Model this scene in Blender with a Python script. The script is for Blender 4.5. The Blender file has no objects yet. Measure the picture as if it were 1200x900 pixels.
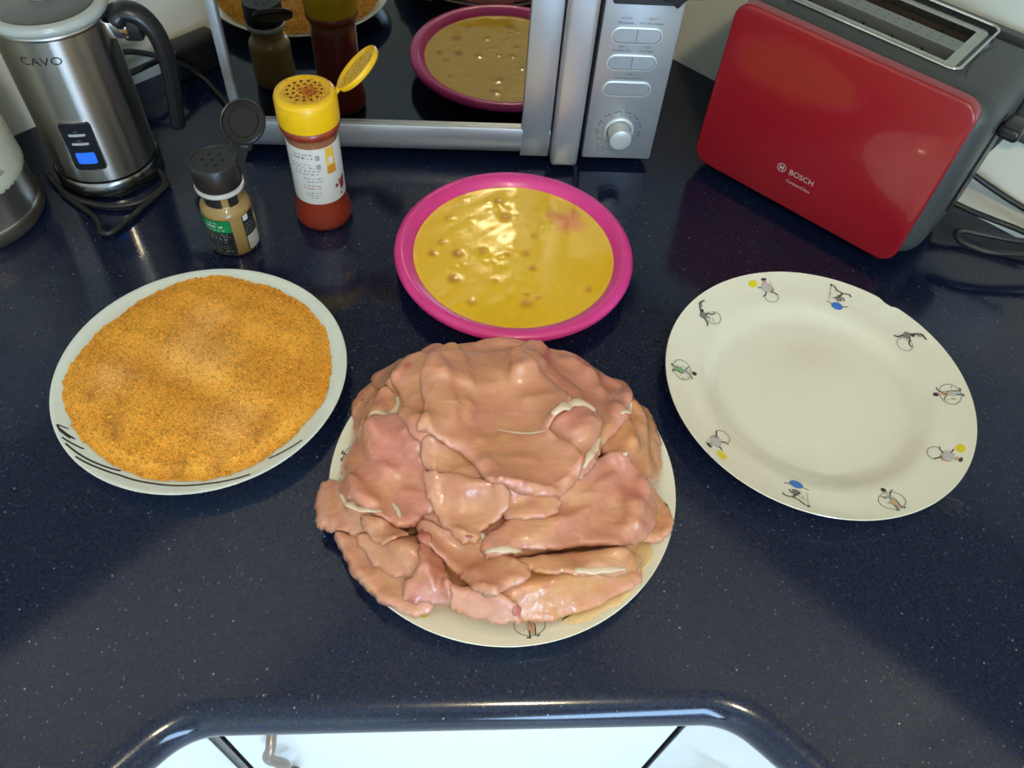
import bpy, bmesh, math, random
import numpy as np
from mathutils import Vector, Matrix

# ------------------------------------------------------------------ camera, light, exposure
S = bpy.context.scene
C = S.collection
PI = math.pi
cam_d = bpy.data.cameras.new('camera')
cam_d.sensor_width = 36.0
cam_d.lens = 930.8 / 1200 * 36.0
cam_d.clip_start = 0.02
cam = bpy.data.objects.new('camera', cam_d)
C.objects.link(cam)
_yaw, _pitch, _roll = math.radians(6.5), math.radians(52.9), math.radians(5.64)
_f = Vector((math.sin(_yaw) * math.cos(_pitch), math.cos(_yaw) * math.cos(_pitch), -math.sin(_pitch)))
_r0 = Vector((math.cos(_yaw), -math.sin(_yaw), 0))
_u0 = _r0.cross(_f)
_r = math.cos(_roll) * _r0 + math.sin(_roll) * _u0
_u = -math.sin(_roll) * _r0 + math.cos(_roll) * _u0
_m = Matrix((_r, _u, -_f)).transposed().to_4x4()
_m.translation = Vector((0, 0, 0.564))
cam.matrix_world = _m
S.camera = cam

S.view_settings.view_transform = 'Standard'
S.view_settings.look = 'None'
S.view_settings.gamma = 1.0
S.view_settings.use_curve_mapping = False
S.view_settings.exposure = 0.10

world = bpy.data.worlds.new('daylight')
S.world = world
world.use_nodes = True
_bg = world.node_tree.nodes['Background']
_bg.inputs['Color'].default_value = (0.42, 0.62, 1.0, 1)
_bg.inputs['Strength'].default_value = 2.0

LAMP_POS = (0.18, -0.85, 1.50)
LAMP_STRENGTH = 185.0
WIN_POWER = 56.0
WIN_CENTRE = Vector((0.67, -2.60, 0.25))      # balcony door in the wall behind the camera
win_l = bpy.data.lights.new('daylight_window', 'AREA')
win_l.shape = 'RECTANGLE'
win_l.size, win_l.size_y = 0.62, 1.7
win_l.energy = WIN_POWER
win_l.color = (0.42, 0.68, 1.0)
win_o = bpy.data.objects.new('daylight_window', win_l)
C.objects.link(win_o)
win_o.location = WIN_CENTRE
win_o.rotation_euler = Vector((-1, 1, 0)).to_track_quat('-Z', 'Z').to_euler()

rnd = random.Random(7)

# ------------------------------------------------------------------ materials
MATS = {}
def mat(name, col, rough=0.5, metal=0.0, coat=0.0, spec=0.5, emit=0.0, trans=0.0, sss=0.0, noise=0.0, nscale=60.0, bump=0.0, bscale=200.0, ior=1.5, attr=None, alpha=1.0):
    if name in MATS:
        return MATS[name]
    m = bpy.data.materials.new(name)
    m.use_nodes = True
    nt = m.node_tree
    b = nt.nodes['Principled BSDF']
    b.inputs['Base Color'].default_value = (*col, 1)
    b.inputs['Roughness'].default_value = rough
    b.inputs['Metallic'].default_value = metal
    b.inputs['Coat Weight'].default_value = coat
    b.inputs['Coat Roughness'].default_value = 0.05
    b.inputs['Specular IOR Level'].default_value = spec
    b.inputs['Transmission Weight'].default_value = trans
    b.inputs['IOR'].default_value = ior
    b.inputs['Alpha'].default_value = alpha
    if sss:
        b.inputs['Subsurface Weight'].default_value = sss
        b.inputs['Subsurface Radius'].default_value = (0.008, 0.003, 0.002)
        b.inputs['Subsurface Scale'].default_value = 1.0
    if emit:
        b.inputs['Emission Color'].default_value = (*col, 1)
        b.inputs['Emission Strength'].default_value = emit
    src = None
    if attr:
        a = nt.nodes.new('ShaderNodeAttribute'); a.attribute_name = attr
        src = a.outputs['Color']
        nt.links.new(src, b.inputs['Base Color'])
    geo = nt.nodes.new('ShaderNodeNewGeometry')
    n = nt.nodes.new('ShaderNodeTexNoise')
    n.inputs['Scale'].default_value = nscale
    n.inputs['Detail'].default_value = 4
    nt.links.new(geo.outputs['Position'], n.inputs['Vector'])
    amt = noise if noise else 0.03
    mr = nt.nodes.new('ShaderNodeMapRange')
    mr.inputs['To Min'].default_value = 1 - amt
    mr.inputs['To Max'].default_value = 1 + amt
    nt.links.new(n.outputs['Fac'], mr.inputs['Value'])
    mx = nt.nodes.new('ShaderNodeVectorMath'); mx.operation = 'SCALE'
    if src:
        nt.links.new(src, mx.inputs[0])
    else:
        mx.inputs[0].default_value = col
    nt.links.new(mr.outputs['Result'], mx.inputs['Scale'])
    nt.links.new(mx.outputs['Vector'], b.inputs['Base Color'])
    if bump:
        n2 = nt.nodes.new('ShaderNodeTexNoise')
        n2.inputs['Scale'].default_value = bscale
        n2.inputs['Detail'].default_value = 3
        nt.links.new(geo.outputs['Position'], n2.inputs['Vector'])
        bp = nt.nodes.new('ShaderNodeBump')
        bp.inputs['Strength'].default_value = bump
        bp.inputs['Distance'].default_value = 0.001
        nt.links.new(n2.outputs['Fac'], bp.inputs['Height'])
        nt.links.new(bp.outputs['Normal'], b.inputs['Normal'])
    MATS[name] = m
    return m

def counter_material():
    m = bpy.data.materials.new('navy_speckled_stone')
    m.use_nodes = True
    nt = m.node_tree; L = nt.links
    b = nt.nodes['Principled BSDF']
    b.inputs['Roughness'].default_value = 0.12
    b.inputs['Specular IOR Level'].default_value = 0.5
    geo = nt.nodes.new('ShaderNodeNewGeometry')
    n = nt.nodes.new('ShaderNodeTexNoise'); n.inputs['Scale'].default_value = 420; n.inputs['Detail'].default_value = 3
    L.new(geo.outputs['Position'], n.inputs['Vector'])
    ramp = nt.nodes.new('ShaderNodeValToRGB')
    ramp.color_ramp.elements[0].position = 0.3; ramp.color_ramp.elements[0].color = (0.003, 0.0045, 0.012, 1)
    ramp.color_ramp.elements[1].position = 0.75; ramp.color_ramp.elements[1].color = (0.0065, 0.014, 0.055, 1)
    L.new(n.outputs['Fac'], ramp.inputs['Fac'])
    col = ramp.outputs['Color']
    for scale, gate, rad, c in ((260, 0.80, 0.14, (0.16, 0.17, 0.19, 1)), (140, 0.86, 0.085, (0.34, 0.34, 0.34, 1)), (330, 0.88, 0.13, (0.22, 0.10, 0.06, 1))):
        v = nt.nodes.new('ShaderNodeTexVoronoi'); v.inputs['Scale'].default_value = scale
        L.new(geo.outputs['Position'], v.inputs['Vector'])
        lt = nt.nodes.new('ShaderNodeMath'); lt.operation = 'LESS_THAN'; lt.inputs[1].default_value = rad
        L.new(v.outputs['Distance'], lt.inputs[0])
        sp = nt.nodes.new('ShaderNodeSeparateColor'); L.new(v.outputs['Color'], sp.inputs['Color'])
        gt = nt.nodes.new('ShaderNodeMath'); gt.operation = 'GREATER_THAN'; gt.inputs[1].default_value = gate
        L.new(sp.outputs['Red'], gt.inputs[0])
        mu = nt.nodes.new('ShaderNodeMath'); mu.operation = 'MULTIPLY'
        L.new(lt.outputs[0], mu.inputs[0]); L.new(gt.outputs[0], mu.inputs[1])
        mix = nt.nodes.new('ShaderNodeMix'); mix.data_type = 'RGBA'
        L.new(mu.outputs[0], mix.inputs['Factor']); L.new(col, mix.inputs['A']); mix.inputs['B'].default_value = c
        col = mix.outputs['Result']
    L.new(col, b.inputs['Base Color'])
    MATS['counter'] = m
    return m

def chicken_material():
    m = bpy.data.materials.new('raw_chicken')
    m.use_nodes = True
    nt = m.node_tree; L = nt.links
    N = nt.nodes.new
    b = nt.nodes['Principled BSDF']
    b.inputs['Roughness'].default_value = 0.42
    b.inputs['Coat Weight'].default_value = 1.0
    b.inputs['Coat Roughness'].default_value = 0.05
    b.inputs['Coat IOR'].default_value = 1.38
    b.inputs['Subsurface Weight'].default_value = 0.45
    b.inputs['Subsurface Radius'].default_value = (0.008, 0.0035, 0.002)
    b.inputs['Subsurface Scale'].default_value = 1.0
    oi = N('ShaderNodeObjectInfo'); tc = N('ShaderNodeTexCoord')
    add = N('ShaderNodeVectorMath'); add.operation = 'ADD'
    L.new(tc.outputs['Object'], add.inputs[0]); L.new(oi.outputs['Random'], add.inputs[1])
    def noise(scale, detail=3, dist=0.0, off=(0, 0, 0)):
        n = N('ShaderNodeTexNoise'); n.inputs['Scale'].default_value = scale; n.inputs['Detail'].default_value = detail; n.inputs['Distortion'].default_value = dist
        o = N('ShaderNodeVectorMath'); o.operation = 'ADD'; o.inputs[1].default_value = off
        L.new(add.outputs[0], o.inputs[0]); L.new(o.outputs[0], n.inputs['Vector']); return n.outputs['Fac']
    def rng(src, a0, a1, b1, b0=0.0):
        r = N('ShaderNodeMapRange'); r.inputs['From Min'].default_value = a0; r.inputs['From Max'].default_value = a1; r.inputs['To Min'].default_value = b0; r.inputs['To Max'].default_value = b1
        L.new(src, r.inputs['Value']); return r.outputs['Result']
    def mixc(fac, A, Bc):
        x = N('ShaderNodeMix'); x.data_type = 'RGBA'; L.new(fac, x.inputs['Factor']); L.new(A, x.inputs['A']); x.inputs['B'].default_value = (*Bc, 1); return x.outputs['Result']
    col = oi.outputs['Color']
    col = mixc(rng(noise(30), .46, .72, .75), col, (0.66, 0.335, 0.14))                    # yellowish
    col = mixc(rng(noise(38, 4, .8, (3.1, 1.7, 0)), .52, .76, .8), col, (0.57, 0.185, 0.135))   # pink
    col = mixc(rng(noise(55, 4, 1.5, (7.7, 2.2, 0)), .62, .78, .6), col, (0.73, 0.45, 0.32))  # pale film
    ea = N('ShaderNodeAttribute'); ea.attribute_name = 'edge'
    en = N('ShaderNodeMath'); en.operation = 'MULTIPLY'
    L.new(ea.outputs['Fac'], en.inputs[0]); L.new(rng(noise(70, 3, .5, (1, 5, 0)), .38, .62, .8), en.inputs[1])
    col = mixc(en.outputs[0], col, (0.68, 0.32, 0.23))                                    # thin rosy rims
    mp = N('ShaderNodeMapping'); mp.inputs['Rotation'].default_value = (0, 0, 0.7); mp.inputs['Scale'].default_value = (45, 300, 120)
    wob = N('ShaderNodeTexNoise'); wob.inputs['Scale'].default_value = 22
    L.new(add.outputs[0], wob.inputs['Vector'])
    wa = N('ShaderNodeVectorMath'); wa.operation = 'MULTIPLY_ADD'; wa.inputs[1].default_value = (.03, .03, .03)
    L.new(wob.outputs['Color'], wa.inputs[0]); L.new(add.outputs[0], wa.inputs[2])
    L.new(wa.outputs[0], mp.inputs['Vector'])
    n3 = N('ShaderNodeTexNoise'); n3.inputs['Scale'].default_value = 1; n3.inputs['Detail'].default_value = 3
    L.new(mp.outputs[0], n3.inputs['Vector'])
    ms = N('ShaderNodeVectorMath'); ms.operation = 'SCALE'
    L.new(col, ms.inputs[0]); L.new(rng(n3.outputs['Fac'], .25, .75, 1.09, .90), ms.inputs['Scale'])
    L.new(ms.outputs[0], b.inputs['Base Color'])
    sm = N('ShaderNodeMath'); sm.operation = 'MULTIPLY_ADD'; sm.inputs[1].default_value = .22
    L.new(n3.outputs['Fac'], sm.inputs[0]); L.new(noise(110, 2), sm.inputs[2])
    bp = N('ShaderNodeBump'); bp.inputs['Strength'].default_value = .45; bp.inputs['Distance'].default_value = .0016
    L.new(sm.outputs[0], bp.inputs['Height']); L.new(bp.outputs[0], b.inputs['Normal'])
    b2 = N('ShaderNodeBump'); b2.inputs['Strength'].default_value = .5; b2.inputs['Distance'].default_value = .0022
    L.new(noise(170, 2, .6, (2, 9, 0)), b2.inputs['Height']); L.new(bp.outputs[0], b2.inputs['Normal']); L.new(b2.outputs[0], b.inputs['Coat Normal'])
    MATS['chicken'] = m
    return m

counter_material(); chicken_material()
WHITE_WALL = mat('cream_wall_paint', (0.88, 0.84, 0.70), 0.7, noise=.03, nscale=8)
CEIL = mat('white_ceiling_paint', (0.8, 0.78, 0.72), 0.8)
FLOORM = mat('pale_floor_tile', (0.74, 0.75, 0.76), 0.4)
LAMINATE = mat('white_laminate', (0.80, 0.83, 0.84), 0.35, coat=.3)
UPPER = mat('beige_cabinet_laminate', (0.84, 0.76, 0.62), 0.4)
PORCELAIN = mat('lamp_tinted_cream_porcelain', (0.84, 0.80, 0.65), 0.14, coat=.8)  # cream with the yellow of the uneven lamp light mixed into the colour
PORCELAIN2 = mat('cool_white_porcelain', (0.74, 0.78, 0.72), 0.14, coat=.8)
PINK = mat('magenta_plastic', (0.76, 0.045, 0.29), 0.32, coat=.2)
BLACK = mat('black_plastic', (0.012, 0.012, 0.014), 0.3)
BLACKR = mat('black_rubber', (0.014, 0.014, 0.014), 0.42)
CHROME = mat('polished_steel', (0.62, 0.61, 0.58), 0.14, metal=1)
STEEL = mat('brushed_steel', (0.55, 0.53, 0.50), 0.30, metal=1)
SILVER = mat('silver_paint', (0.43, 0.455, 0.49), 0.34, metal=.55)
SILVERD = mat('dark_silver_paint', (0.36, 0.38, 0.42), 0.4, metal=.6)  # darker, rougher silver for the microwave housing
DARKGLASS = mat('dark_mirror_glass', (0.34, 0.33, 0.31), 0.025, metal=1)
REDP = mat('glossy_red_panel', (0.29, 0.007, 0.014), 0.3, coat=.6)
GREYP = mat('dark_grey_plastic', (0.055, 0.06, 0.06), 0.42)
YELLOW = mat('yellow_plastic', (0.86, 0.50, 0.006), 0.3, coat=.2)
INK = mat('black_ink', (0.015, 0.015, 0.018), 0.5)
INKG = mat('grey_ink', (0.12, 0.12, 0.13), 0.5)

# ------------------------------------------------------------------ mesh helpers
class MB:
    def __init__(s):
        s.v = []; s.f = []; s.mi = []; s.col = None
    def add(s, v, f, mi=0):
        o = len(s.v); s.v.extend([tuple(p) for p in v])
        s.f.extend([tuple(i + o for i in q) for q in f]); s.mi.extend([mi] * len(f))
        return s
    def box(s, x0, x1, y0, y1, z0, z1, mi=0):
        v = [(x, y, z) for x in (x0, x1) for y in (y0, y1) for z in (z0, z1)]
        return s.add(v, [(0, 1, 3, 2), (4, 6, 7, 5), (0, 4, 5, 1), (2, 3, 7, 6), (0, 2, 6, 4), (1, 5, 7, 3)], mi)
    def rbox(s, x0, x1, y0, y1, z0, z1, r=.004, seg=3, mi=0):
        bm = bmesh.new()
        bmesh.ops.create_cube(bm, size=1)
        for q in bm.verts:
            q.co = Vector(((x0 + x1) / 2 + q.co.x * (x1 - x0), (y0 + y1) / 2 + q.co.y * (y1 - y0), (z0 + z1) / 2 + q.co.z * (z1 - z0)))
        bmesh.ops.bevel(bm, geom=bm.edges[:], offset=r, segments=seg, profile=.5, affect='EDGES')
        bm.verts.index_update()
        s.add([q.co[:] for q in bm.verts], [tuple(w.index for w in f.verts) for f in bm.faces], mi)
        bm.free(); return s
    def lathe(s, prof, n=64, c=(0, 0, 0), mi=0, a0=0., a1=2 * PI, warp=None):
        full = abs(a1 - a0 - 2 * PI) < 1e-6
        m = n if full else n + 1
        base = len(s.v); rings = []
        for (r, z) in prof:
            if r < 1e-7:
                s.v.append((c[0], c[1], c[2] + z)); rings.append([len(s.v) - 1] * m)
            else:
                ring = []
                for i in range(m):
                    a = a0 + (a1 - a0) * i / n
                    rr = r if warp is None else warp(r, z, a)
                    s.v.append((c[0] + rr * math.cos(a), c[1] + rr * math.sin(a), c[2] + z)); ring.append(len(s.v) - 1)
                rings.append(ring)
        for j in range(len(rings) - 1):
            A, B = rings[j], rings[j + 1]
            for i in range(n):
                k = (i + 1) % m
                q = []
                for t in (A[i], A[k], B[k], B[i]):
                    if t not in q: q.append(t)
                if len(q) > 2: s.f.append(tuple(q)); s.mi.append(mi)
        return s
    def tube(s, pts, r, n=10, smooth=6, mi=0, closed=False, rad=None, flat=1.0):
        P = spline(pts, smooth, closed)
        N = len(P); rings = []
        up = Vector((0, 0, 1))
        prev = None
        for i in range(N):
            a = P[(i - 1) % N] if (closed or i > 0) else P[i]
            b_ = P[(i + 1) % N] if (closed or i < N - 1) else P[i]
            t = (b_ - a).normalized()
            if prev is None:
                x = t.cross(up)
                if x.length < .05: x = t.cross(Vector((1, 0, 0)))
            else:
                x = prev - t * prev.dot(t)
            x.normalize(); prev = x; y = t.cross(x)
            rr = r if rad is None else rad(i / (N - 1))
            ring = []
            for k in range(n):
                an = 2 * PI * k / n
                s.v.append(tuple(P[i] + x * math.cos(an) * rr + y * math.sin(an) * rr * flat)); ring.append(len(s.v) - 1)
            rings.append(ring)
        for j in range(N if closed else N - 1):
            A, B = rings[j], rings[(j + 1) % N]
            for k in range(n):
                s.f.append((A[k], A[(k + 1) % n], B[(k + 1) % n], B[k])); s.mi.append(mi)
        if not closed:
            s.f.append(tuple(rings[0][::-1])); s.f.append(tuple(rings[-1])); s.mi += [mi, mi]
        return s
    def prism(s, outline, axis_fn, d0, d1, mi=0):
        """outline 2D; axis_fn(a,b,d)->3D"""
        n = len(outline)
        v = [axis_fn(a, b, d0) for a, b in outline] + [axis_fn(a, b, d1) for a, b in outline]
        f = [tuple(range(n))[::-1], tuple(range(n, 2 * n))] + [(i, (i + 1) % n, n + (i + 1) % n, n + i) for i in range(n)]
        return s.add(v, f, mi)
    def xform(s, fn):
        s.v = [tuple(fn(*p)) for p in s.v]; return s
    def build(s, name, mats, parent=None, smooth=True, angle=40):
        me = bpy.data.meshes.new(name)
        me.from_pydata(s.v, [], s.f)
        if not isinstance(mats, (list, tuple)): mats = [mats]
        for m in mats: me.materials.append(m)
        if len(mats) > 1: me.polygons.foreach_set('material_index', s.mi)
        if s.col is not None:
            a = me.color_attributes.new('col', 'FLOAT_COLOR', 'POINT')
            a.data.foreach_set('color', np.asarray(s.col, dtype=np.float32).ravel())
        bm = bmesh.new(); bm.from_mesh(me)
        bmesh.ops.recalc_face_normals(bm, faces=bm.faces[:]); bm.to_mesh(me); bm.free()
        if smooth:
            me.shade_smooth()
            if angle < 180:
                me.set_sharp_from_angle(angle=math.radians(angle))
        o = bpy.data.objects.new(name, me); C.objects.link(o)
        if parent: o.parent = parent
        return o

def spline(pts, k, closed=False):
    P = [Vector(p) for p in pts]
    if k <= 1: return P
    out = []; n = len(P)
    rng = range(n) if closed else range(n - 1)
    for i in rng:
        g = lambda j: P[j % n] if closed else P[max(0, min(n - 1, j))]
        p0, p1, p2, p3 = g(i - 1), g(i), g(i + 1), g(i + 2)
        for t in range(k):
            u = t / k
            out.append(.5 * ((2 * p1) + (p2 - p0) * u + (2 * p0 - 5 * p1 + 4 * p2 - p3) * u * u + (3 * p1 - p0 - 3 * p2 + p3) * u ** 3))
    if not closed: out.append(P[-1])
    return out

def tag(o, label, cat=None, group=None, kind=None):
    o['label'] = label
    if cat: o['category'] = cat
    if group: o['group'] = group
    if kind: o['kind'] = kind
    return o
def structure(o):
    o['kind'] = 'structure'; return o
def empty(name, loc=(0, 0, 0), rz=0.0):
    o = bpy.data.objects.new(name, None); C.objects.link(o)
    o.location = loc; o.rotation_euler = (0, 0, rz); o.empty_display_size = .02
    return o
def rrect(x0, x1, y0, y1, r, n=6):
    pts = []
    for cx, cy, a in ((x1 - r, y1 - r, 0), (x0 + r, y1 - r, PI / 2), (x0 + r, y0 + r, PI), (x1 - r, y0 + r, 1.5 * PI)):
        for i in range(n + 1):
            t = a + i / n * PI / 2
            pts.append((cx + r * math.cos(t), cy + r * math.sin(t)))
    return pts
def text_geo(body, size, align='CENTER', shear=0, extrude=0.0):
    cu = bpy.data.curves.new('lettering', 'FONT')
    cu.body = body; cu.size = size; cu.align_x = align; cu.shear = shear; cu.resolution_u = 3
    ob = bpy.data.objects.new('lettering', cu); C.objects.link(ob)
    dg = bpy.context.evaluated_depsgraph_get(); dg.update()
    me = bpy.data.meshes.new_from_object(ob.evaluated_get(dg))
    v = [tuple(q.co) for q in me.vertices]; f = [tuple(p.vertices) for p in me.polygons]
    bpy.data.objects.remove(ob); bpy.data.curves.remove(cu); bpy.data.meshes.remove(me)
    return v, f
def front_xz(y):           # flat artwork facing -y
    return lambda a, b, d=0: (a, y + d, b)

# ------------------------------------------------------------------ the room
CORNER = Vector((-0.004, 1.243))
DL = Vector((-1, -1)).normalized(); DR = Vector((1, -1)).normalized()
SIDE = 3.3
ZC, ZF = 1.62, -0.88
def wall_mesh(p0, d, length, nrm, thick=.12):
    q = MB()
    a = p0; b = p0 + d * length; o = -nrm * thick
    pts = [a, b, b + o, a + o]
    v = [(p.x, p.y, ZF) for p in pts] + [(p.x, p.y, ZC) for p in pts]
    q.add(v, [(0, 1, 5, 4), (1, 2, 6, 5), (2, 3, 7, 6), (3, 0, 4, 7), (0, 3, 2, 1), (4, 5, 6, 7)])
    return q
structure(wall_mesh(CORNER, DL, SIDE, Vector((1, -1)).normalized()).build('wall_left', WHITE_WALL, smooth=False))
structure(wall_mesh(CORNER, DR, SIDE, Vector((-1, -1)).normalized()).build('wall_right', WHITE_WALL, smooth=False))
PB = CORNER + DL * SIDE; PD = CORNER + DR * SIDE; PCC = CORNER + DL * SIDE + DR * SIDE
structure(wall_mesh(PB, DR, SIDE, Vector((1, 1)).normalized()).build('wall_back', WHITE_WALL, smooth=False))
# wall with the balcony door behind the camera
wd = (PD - PCC).normalized(); wn = Vector((-1, 1)).normalized()
s_c = (Vector((WIN_CENTRE.x, WIN_CENTRE.y)) - PCC).dot(wd)
q = MB()
def wall_piece(q, s0, s1, z0, z1):
    a = PCC + wd * s0; b = PCC + wd * s1; o = -wn * .12
    pts = [a, b, b + o, a + o]
    v = [(p.x, p.y, z0) for p in pts] + [(p.x, p.y, z1) for p in pts]
    q.add(v, [(0, 1, 5, 4), (1, 2, 6, 5), (2, 3, 7, 6), (3, 0, 4, 7), (0, 3, 2, 1), (4, 5, 6, 7)])
wall_piece(q, 0, s_c - .36, ZF, ZC); wall_piece(q, s_c + .36, SIDE, ZF, ZC)
wall_piece(q, s_c - .36, s_c + .36, 1.14, ZC); wall_piece(q, s_c - .36, s_c + .36, ZF, -.64)
structure(q.build('wall_window', WHITE_WALL, smooth=False))
q = MB()
for a, b, z0, z1 in ((-.36, -.31, -.64, 1.14), (.31, .36, -.64, 1.14), (-.31, .31, 1.10, 1.14), (-.31, .31, -.64, -.60)):
    p0 = PCC + wd * (s_c + a); p1 = PCC + wd * (s_c + b); o1 = -wn * .03; o2 = -wn * .09
    pts = [p0 + o1, p1 + o1, p1 + o2, p0 + o2]
    v = [(p.x, p.y, z0) for p in pts] + [(p.x, p.y, z1) for p in pts]
    q.add(v, [(0, 1, 5, 4), (1, 2, 6, 5), (2, 3, 7, 6), (3, 0, 4, 7), (0, 3, 2, 1), (4, 5, 6, 7)])
structure(q.build('window_1', LAMINATE, smooth=False))
structure(MB().box(-3, 3, -4, 1.6, ZF - .1, ZF).build('floor', FLOORM, smooth=False))
structure(MB().box(-3, 3, -4, 1.6, ZC, ZC + .1).build('ceiling', CEIL, smooth=False))

# ceiling lamp (its glow lights the kitchen)
lamp = empty('ceiling_lamp', (LAMP_POS[0], LAMP_POS[1], ZC))
tag(lamp, 'round ceiling lamp with glowing diffuser above the worktop', 'lamp')
MB().lathe([(0, 0), (.085, 0), (.09, -.012), (.078, -.03), (0, -.03)], 48).build('lamp_base', LAMINATE, lamp)
MB().lathe([(.072, -.03), (.075, -.055), (.065, -.085), (.038, -.105), (0, -.112)], 48).build('diffuser', mat('warm_lamp_glow', (1.0, 0.85, 0.56), .5, emit=LAMP_STRENGTH), lamp)

# ------------------------------------------------------------------ worktop with rounded front edge
def fillet(p, d0, d1, r, n=10):
    """arc between line arriving along d0 and leaving along d1, at corner p"""
    ang = math.acos(max(-1, min(1, d0.dot(d1)))); t = r * math.tan(ang / 2)
    a = p - d0 * t; b = p + d1 * t
    side = 1 if d0.x * d1.y - d0.y * d1.x > 0 else -1
    cN = Vector((-d0.y, d0.x)) * side; cen = a + cN * r
    a0 = math.atan2((a - cen).y, (a - cen).x)
    return [cen + Vector((math.cos(a0 + side * ang * i / n), math.sin(a0 + side * ang * i / n))) * r for i in range(n + 1)]
FL, FR, FY = .318, .333, .139
pL = Vector((FY - FL, FY)); pR = Vector((FR - FY, FY))
start = Vector((-1.5, -1.5 + FL)); end = Vector((1.5, FR - 1.5))
path = [start] + fillet(pL, Vector((1, 1)).normalized(), Vector((1, 0)), .05) + fillet(pR, Vector((1, 0)), DR, .05) + [end]
def path_normals(P):
    out = []
    for i in range(len(P)):
        t = (P[min(i + 1, len(P) - 1)] - P[max(i - 1, 0)]).normalized()
        out.append(Vector((t.y, -t.x)))      # away from the worktop
    return out
PN = path_normals(path)
q = MB(); rings = []
sect = [(-.020 + .020 * math.cos(a), -.020 + .020 * math.sin(a)) for a in [PI / 2 - i * PI / 10 for i in range(11)]]
for off, z in sect:
    ring = []
    for p, n in zip(path, PN):
        w = p + n * off
        q.v.append((w.x, w.y, z)); ring.append(len(q.v) - 1)
    rings.append(ring)
for j in range(len(rings) - 1):
    for i in range(len(path) - 1):
        q.f.append((rings[j][i], rings[j][i + 1], rings[j + 1][i + 1], rings[j + 1][i])); q.mi.append(0)
bL = Vector((-1.5 - (1.247 - FL) / 2, -1.5 + FL + (1.247 - FL) / 2)); bR = Vector((1.5 + (1.239 - FR) / 2, FR - 1.5 + (1.239 - FR) / 2))
for z, ring in ((0.0, rings[0]), (-.04, rings[-1])):
    k = len(q.v)
    q.v += [(bR.x, bR.y, z), (CORNER.x, CORNER.y, z), (bL.x, bL.y, z)]
    n = len(ring); mid = n // 2
    loop = ring + [k, k + 1, k + 2]
    for i in range(n - 1):
        if i < mid: q.f.append((ring[i], ring[i + 1], k + 2 if i < 1 else k + 1))
        else: q.f.append((ring[i], ring[i + 1], k if i >= n - 2 else k + 1))
        q.mi.append(0)
    q.f.append((ring[1], k + 1, k + 2)); q.f.append((ring[n - 2], k, k + 1)); q.mi += [0, 0]
tag(q.build('countertop', MATS['counter'], angle=30), 'dark navy speckled stone worktop with rounded front edge', 'worktop')

# base cabinets under the worktop
HANDLE = mat('bronze_metal', (0.34, 0.27, 0.24), .35, metal=.8)
def cabinet_front(root, x0, x1, y0, z0, z1, hx):
    MB().rbox(x0, x1, y0, y0 + .018, z0, z1, .0015, 2).build('door', LAMINATE, root)
    d = root.children[-1]
    h = MB()
    pts = [(hx, y0 + .003, z1 - .085), (hx, y0 - .010, z1 - .09), (hx - .004, y0 - .014, z1 - .105), (hx + .006, y0 - .014, z1 - .13), (hx - .004, y0 - .014, z1 - .155), (hx + .004, y0 - .013, z1 - .19), (hx, y0 - .010, z1 - .205), (hx, y0 + .003, z1 - .21)]
    h.tube(pts, .0042, 10, 5)
    h.build('handle', HANDLE, d)
cab = empty('corner_cabinet', (0, .165, ZF))
tag(cab, 'white corner base cabinet under the worktop with bronze door handle', 'cabinet')
MB().box(-.185, .185, .02, .38, .10, .838).build('body', LAMINATE, cab, smooth=False)
MB().box(-.185, .185, .05, .10, 0, .10).build('plinth', LAMINATE, cab, smooth=False)
cabinet_front(cab, -.1865, .1875, 0, .11, .836, -.148)
for sgn, lab, rz, px in ((-1, 'white base cabinet left of the corner cabinet', PI / 4, -.1888), (1, 'white base cabinet right of the corner cabinet', -PI / 4, .1898)):
    c2 = empty('base_cabinet', (px, .163, ZF), rz)
    tag(c2, lab, 'cabinet', 'base cabinets')
    if sgn < 0: xs = (-1.2, -.0008)
    else: xs = (.0008, 1.2)
    MB().box(xs[0], xs[1], .02, .50, .10, .838).build('body', LAMINATE, c2, smooth=False)
    MB().box(xs[0], xs[1], .05, .10, 0, .10).build('plinth', LAMINATE, c2, smooth=False)
    for k in range(2):
        a = xs[0] + k * .6 + (.0015 if k else 0); b = xs[0] + .598 + k * .5965
        cabinet_front(c2, a, min(b, xs[1]), 0, .11, .836, a + .05)

# wall cabinets above (seen in the polished worktop)
for sgn, lab, rz in ((-1, 'beige wall cabinet on the left wall above the kettle', PI / 4), (1, 'beige wall cabinet on the right wall above the toaster', -PI / 4)):
    c3 = empty('wall_cabinet', (CORNER.x, CORNER.y, .50), rz)
    tag(c3, lab, 'cabinet', 'wall cabinets')
    xs = (-1.7, -.001) if sgn < 0 else (.305, 1.7)
    MB().box(xs[0], xs[1], -.285, -.001, 0, 1.09).build('body', UPPER, c3, smooth=False)
    w = (xs[1] - xs[0]) / 3
    for k in range(3):
        if sgn < 0 and k == 2:
            a, b = xs[0] + k * w, -.31
        else:
            a, b = xs[0] + k * w, xs[0] + (k + 1) * w
        dd = MB().rbox(a + .0015, b - .0015, -.303, -.286, .002, 1.088, .0015, 2).build('door', UPPER, c3)
        MB().tube([(b - .05, -.302, .05), (b - .05, -.325, .06), (b - .05, -.325, .16), (b - .05, -.302, .17)], .004, 8, 4).build('handle', HANDLE, dd)

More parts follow.
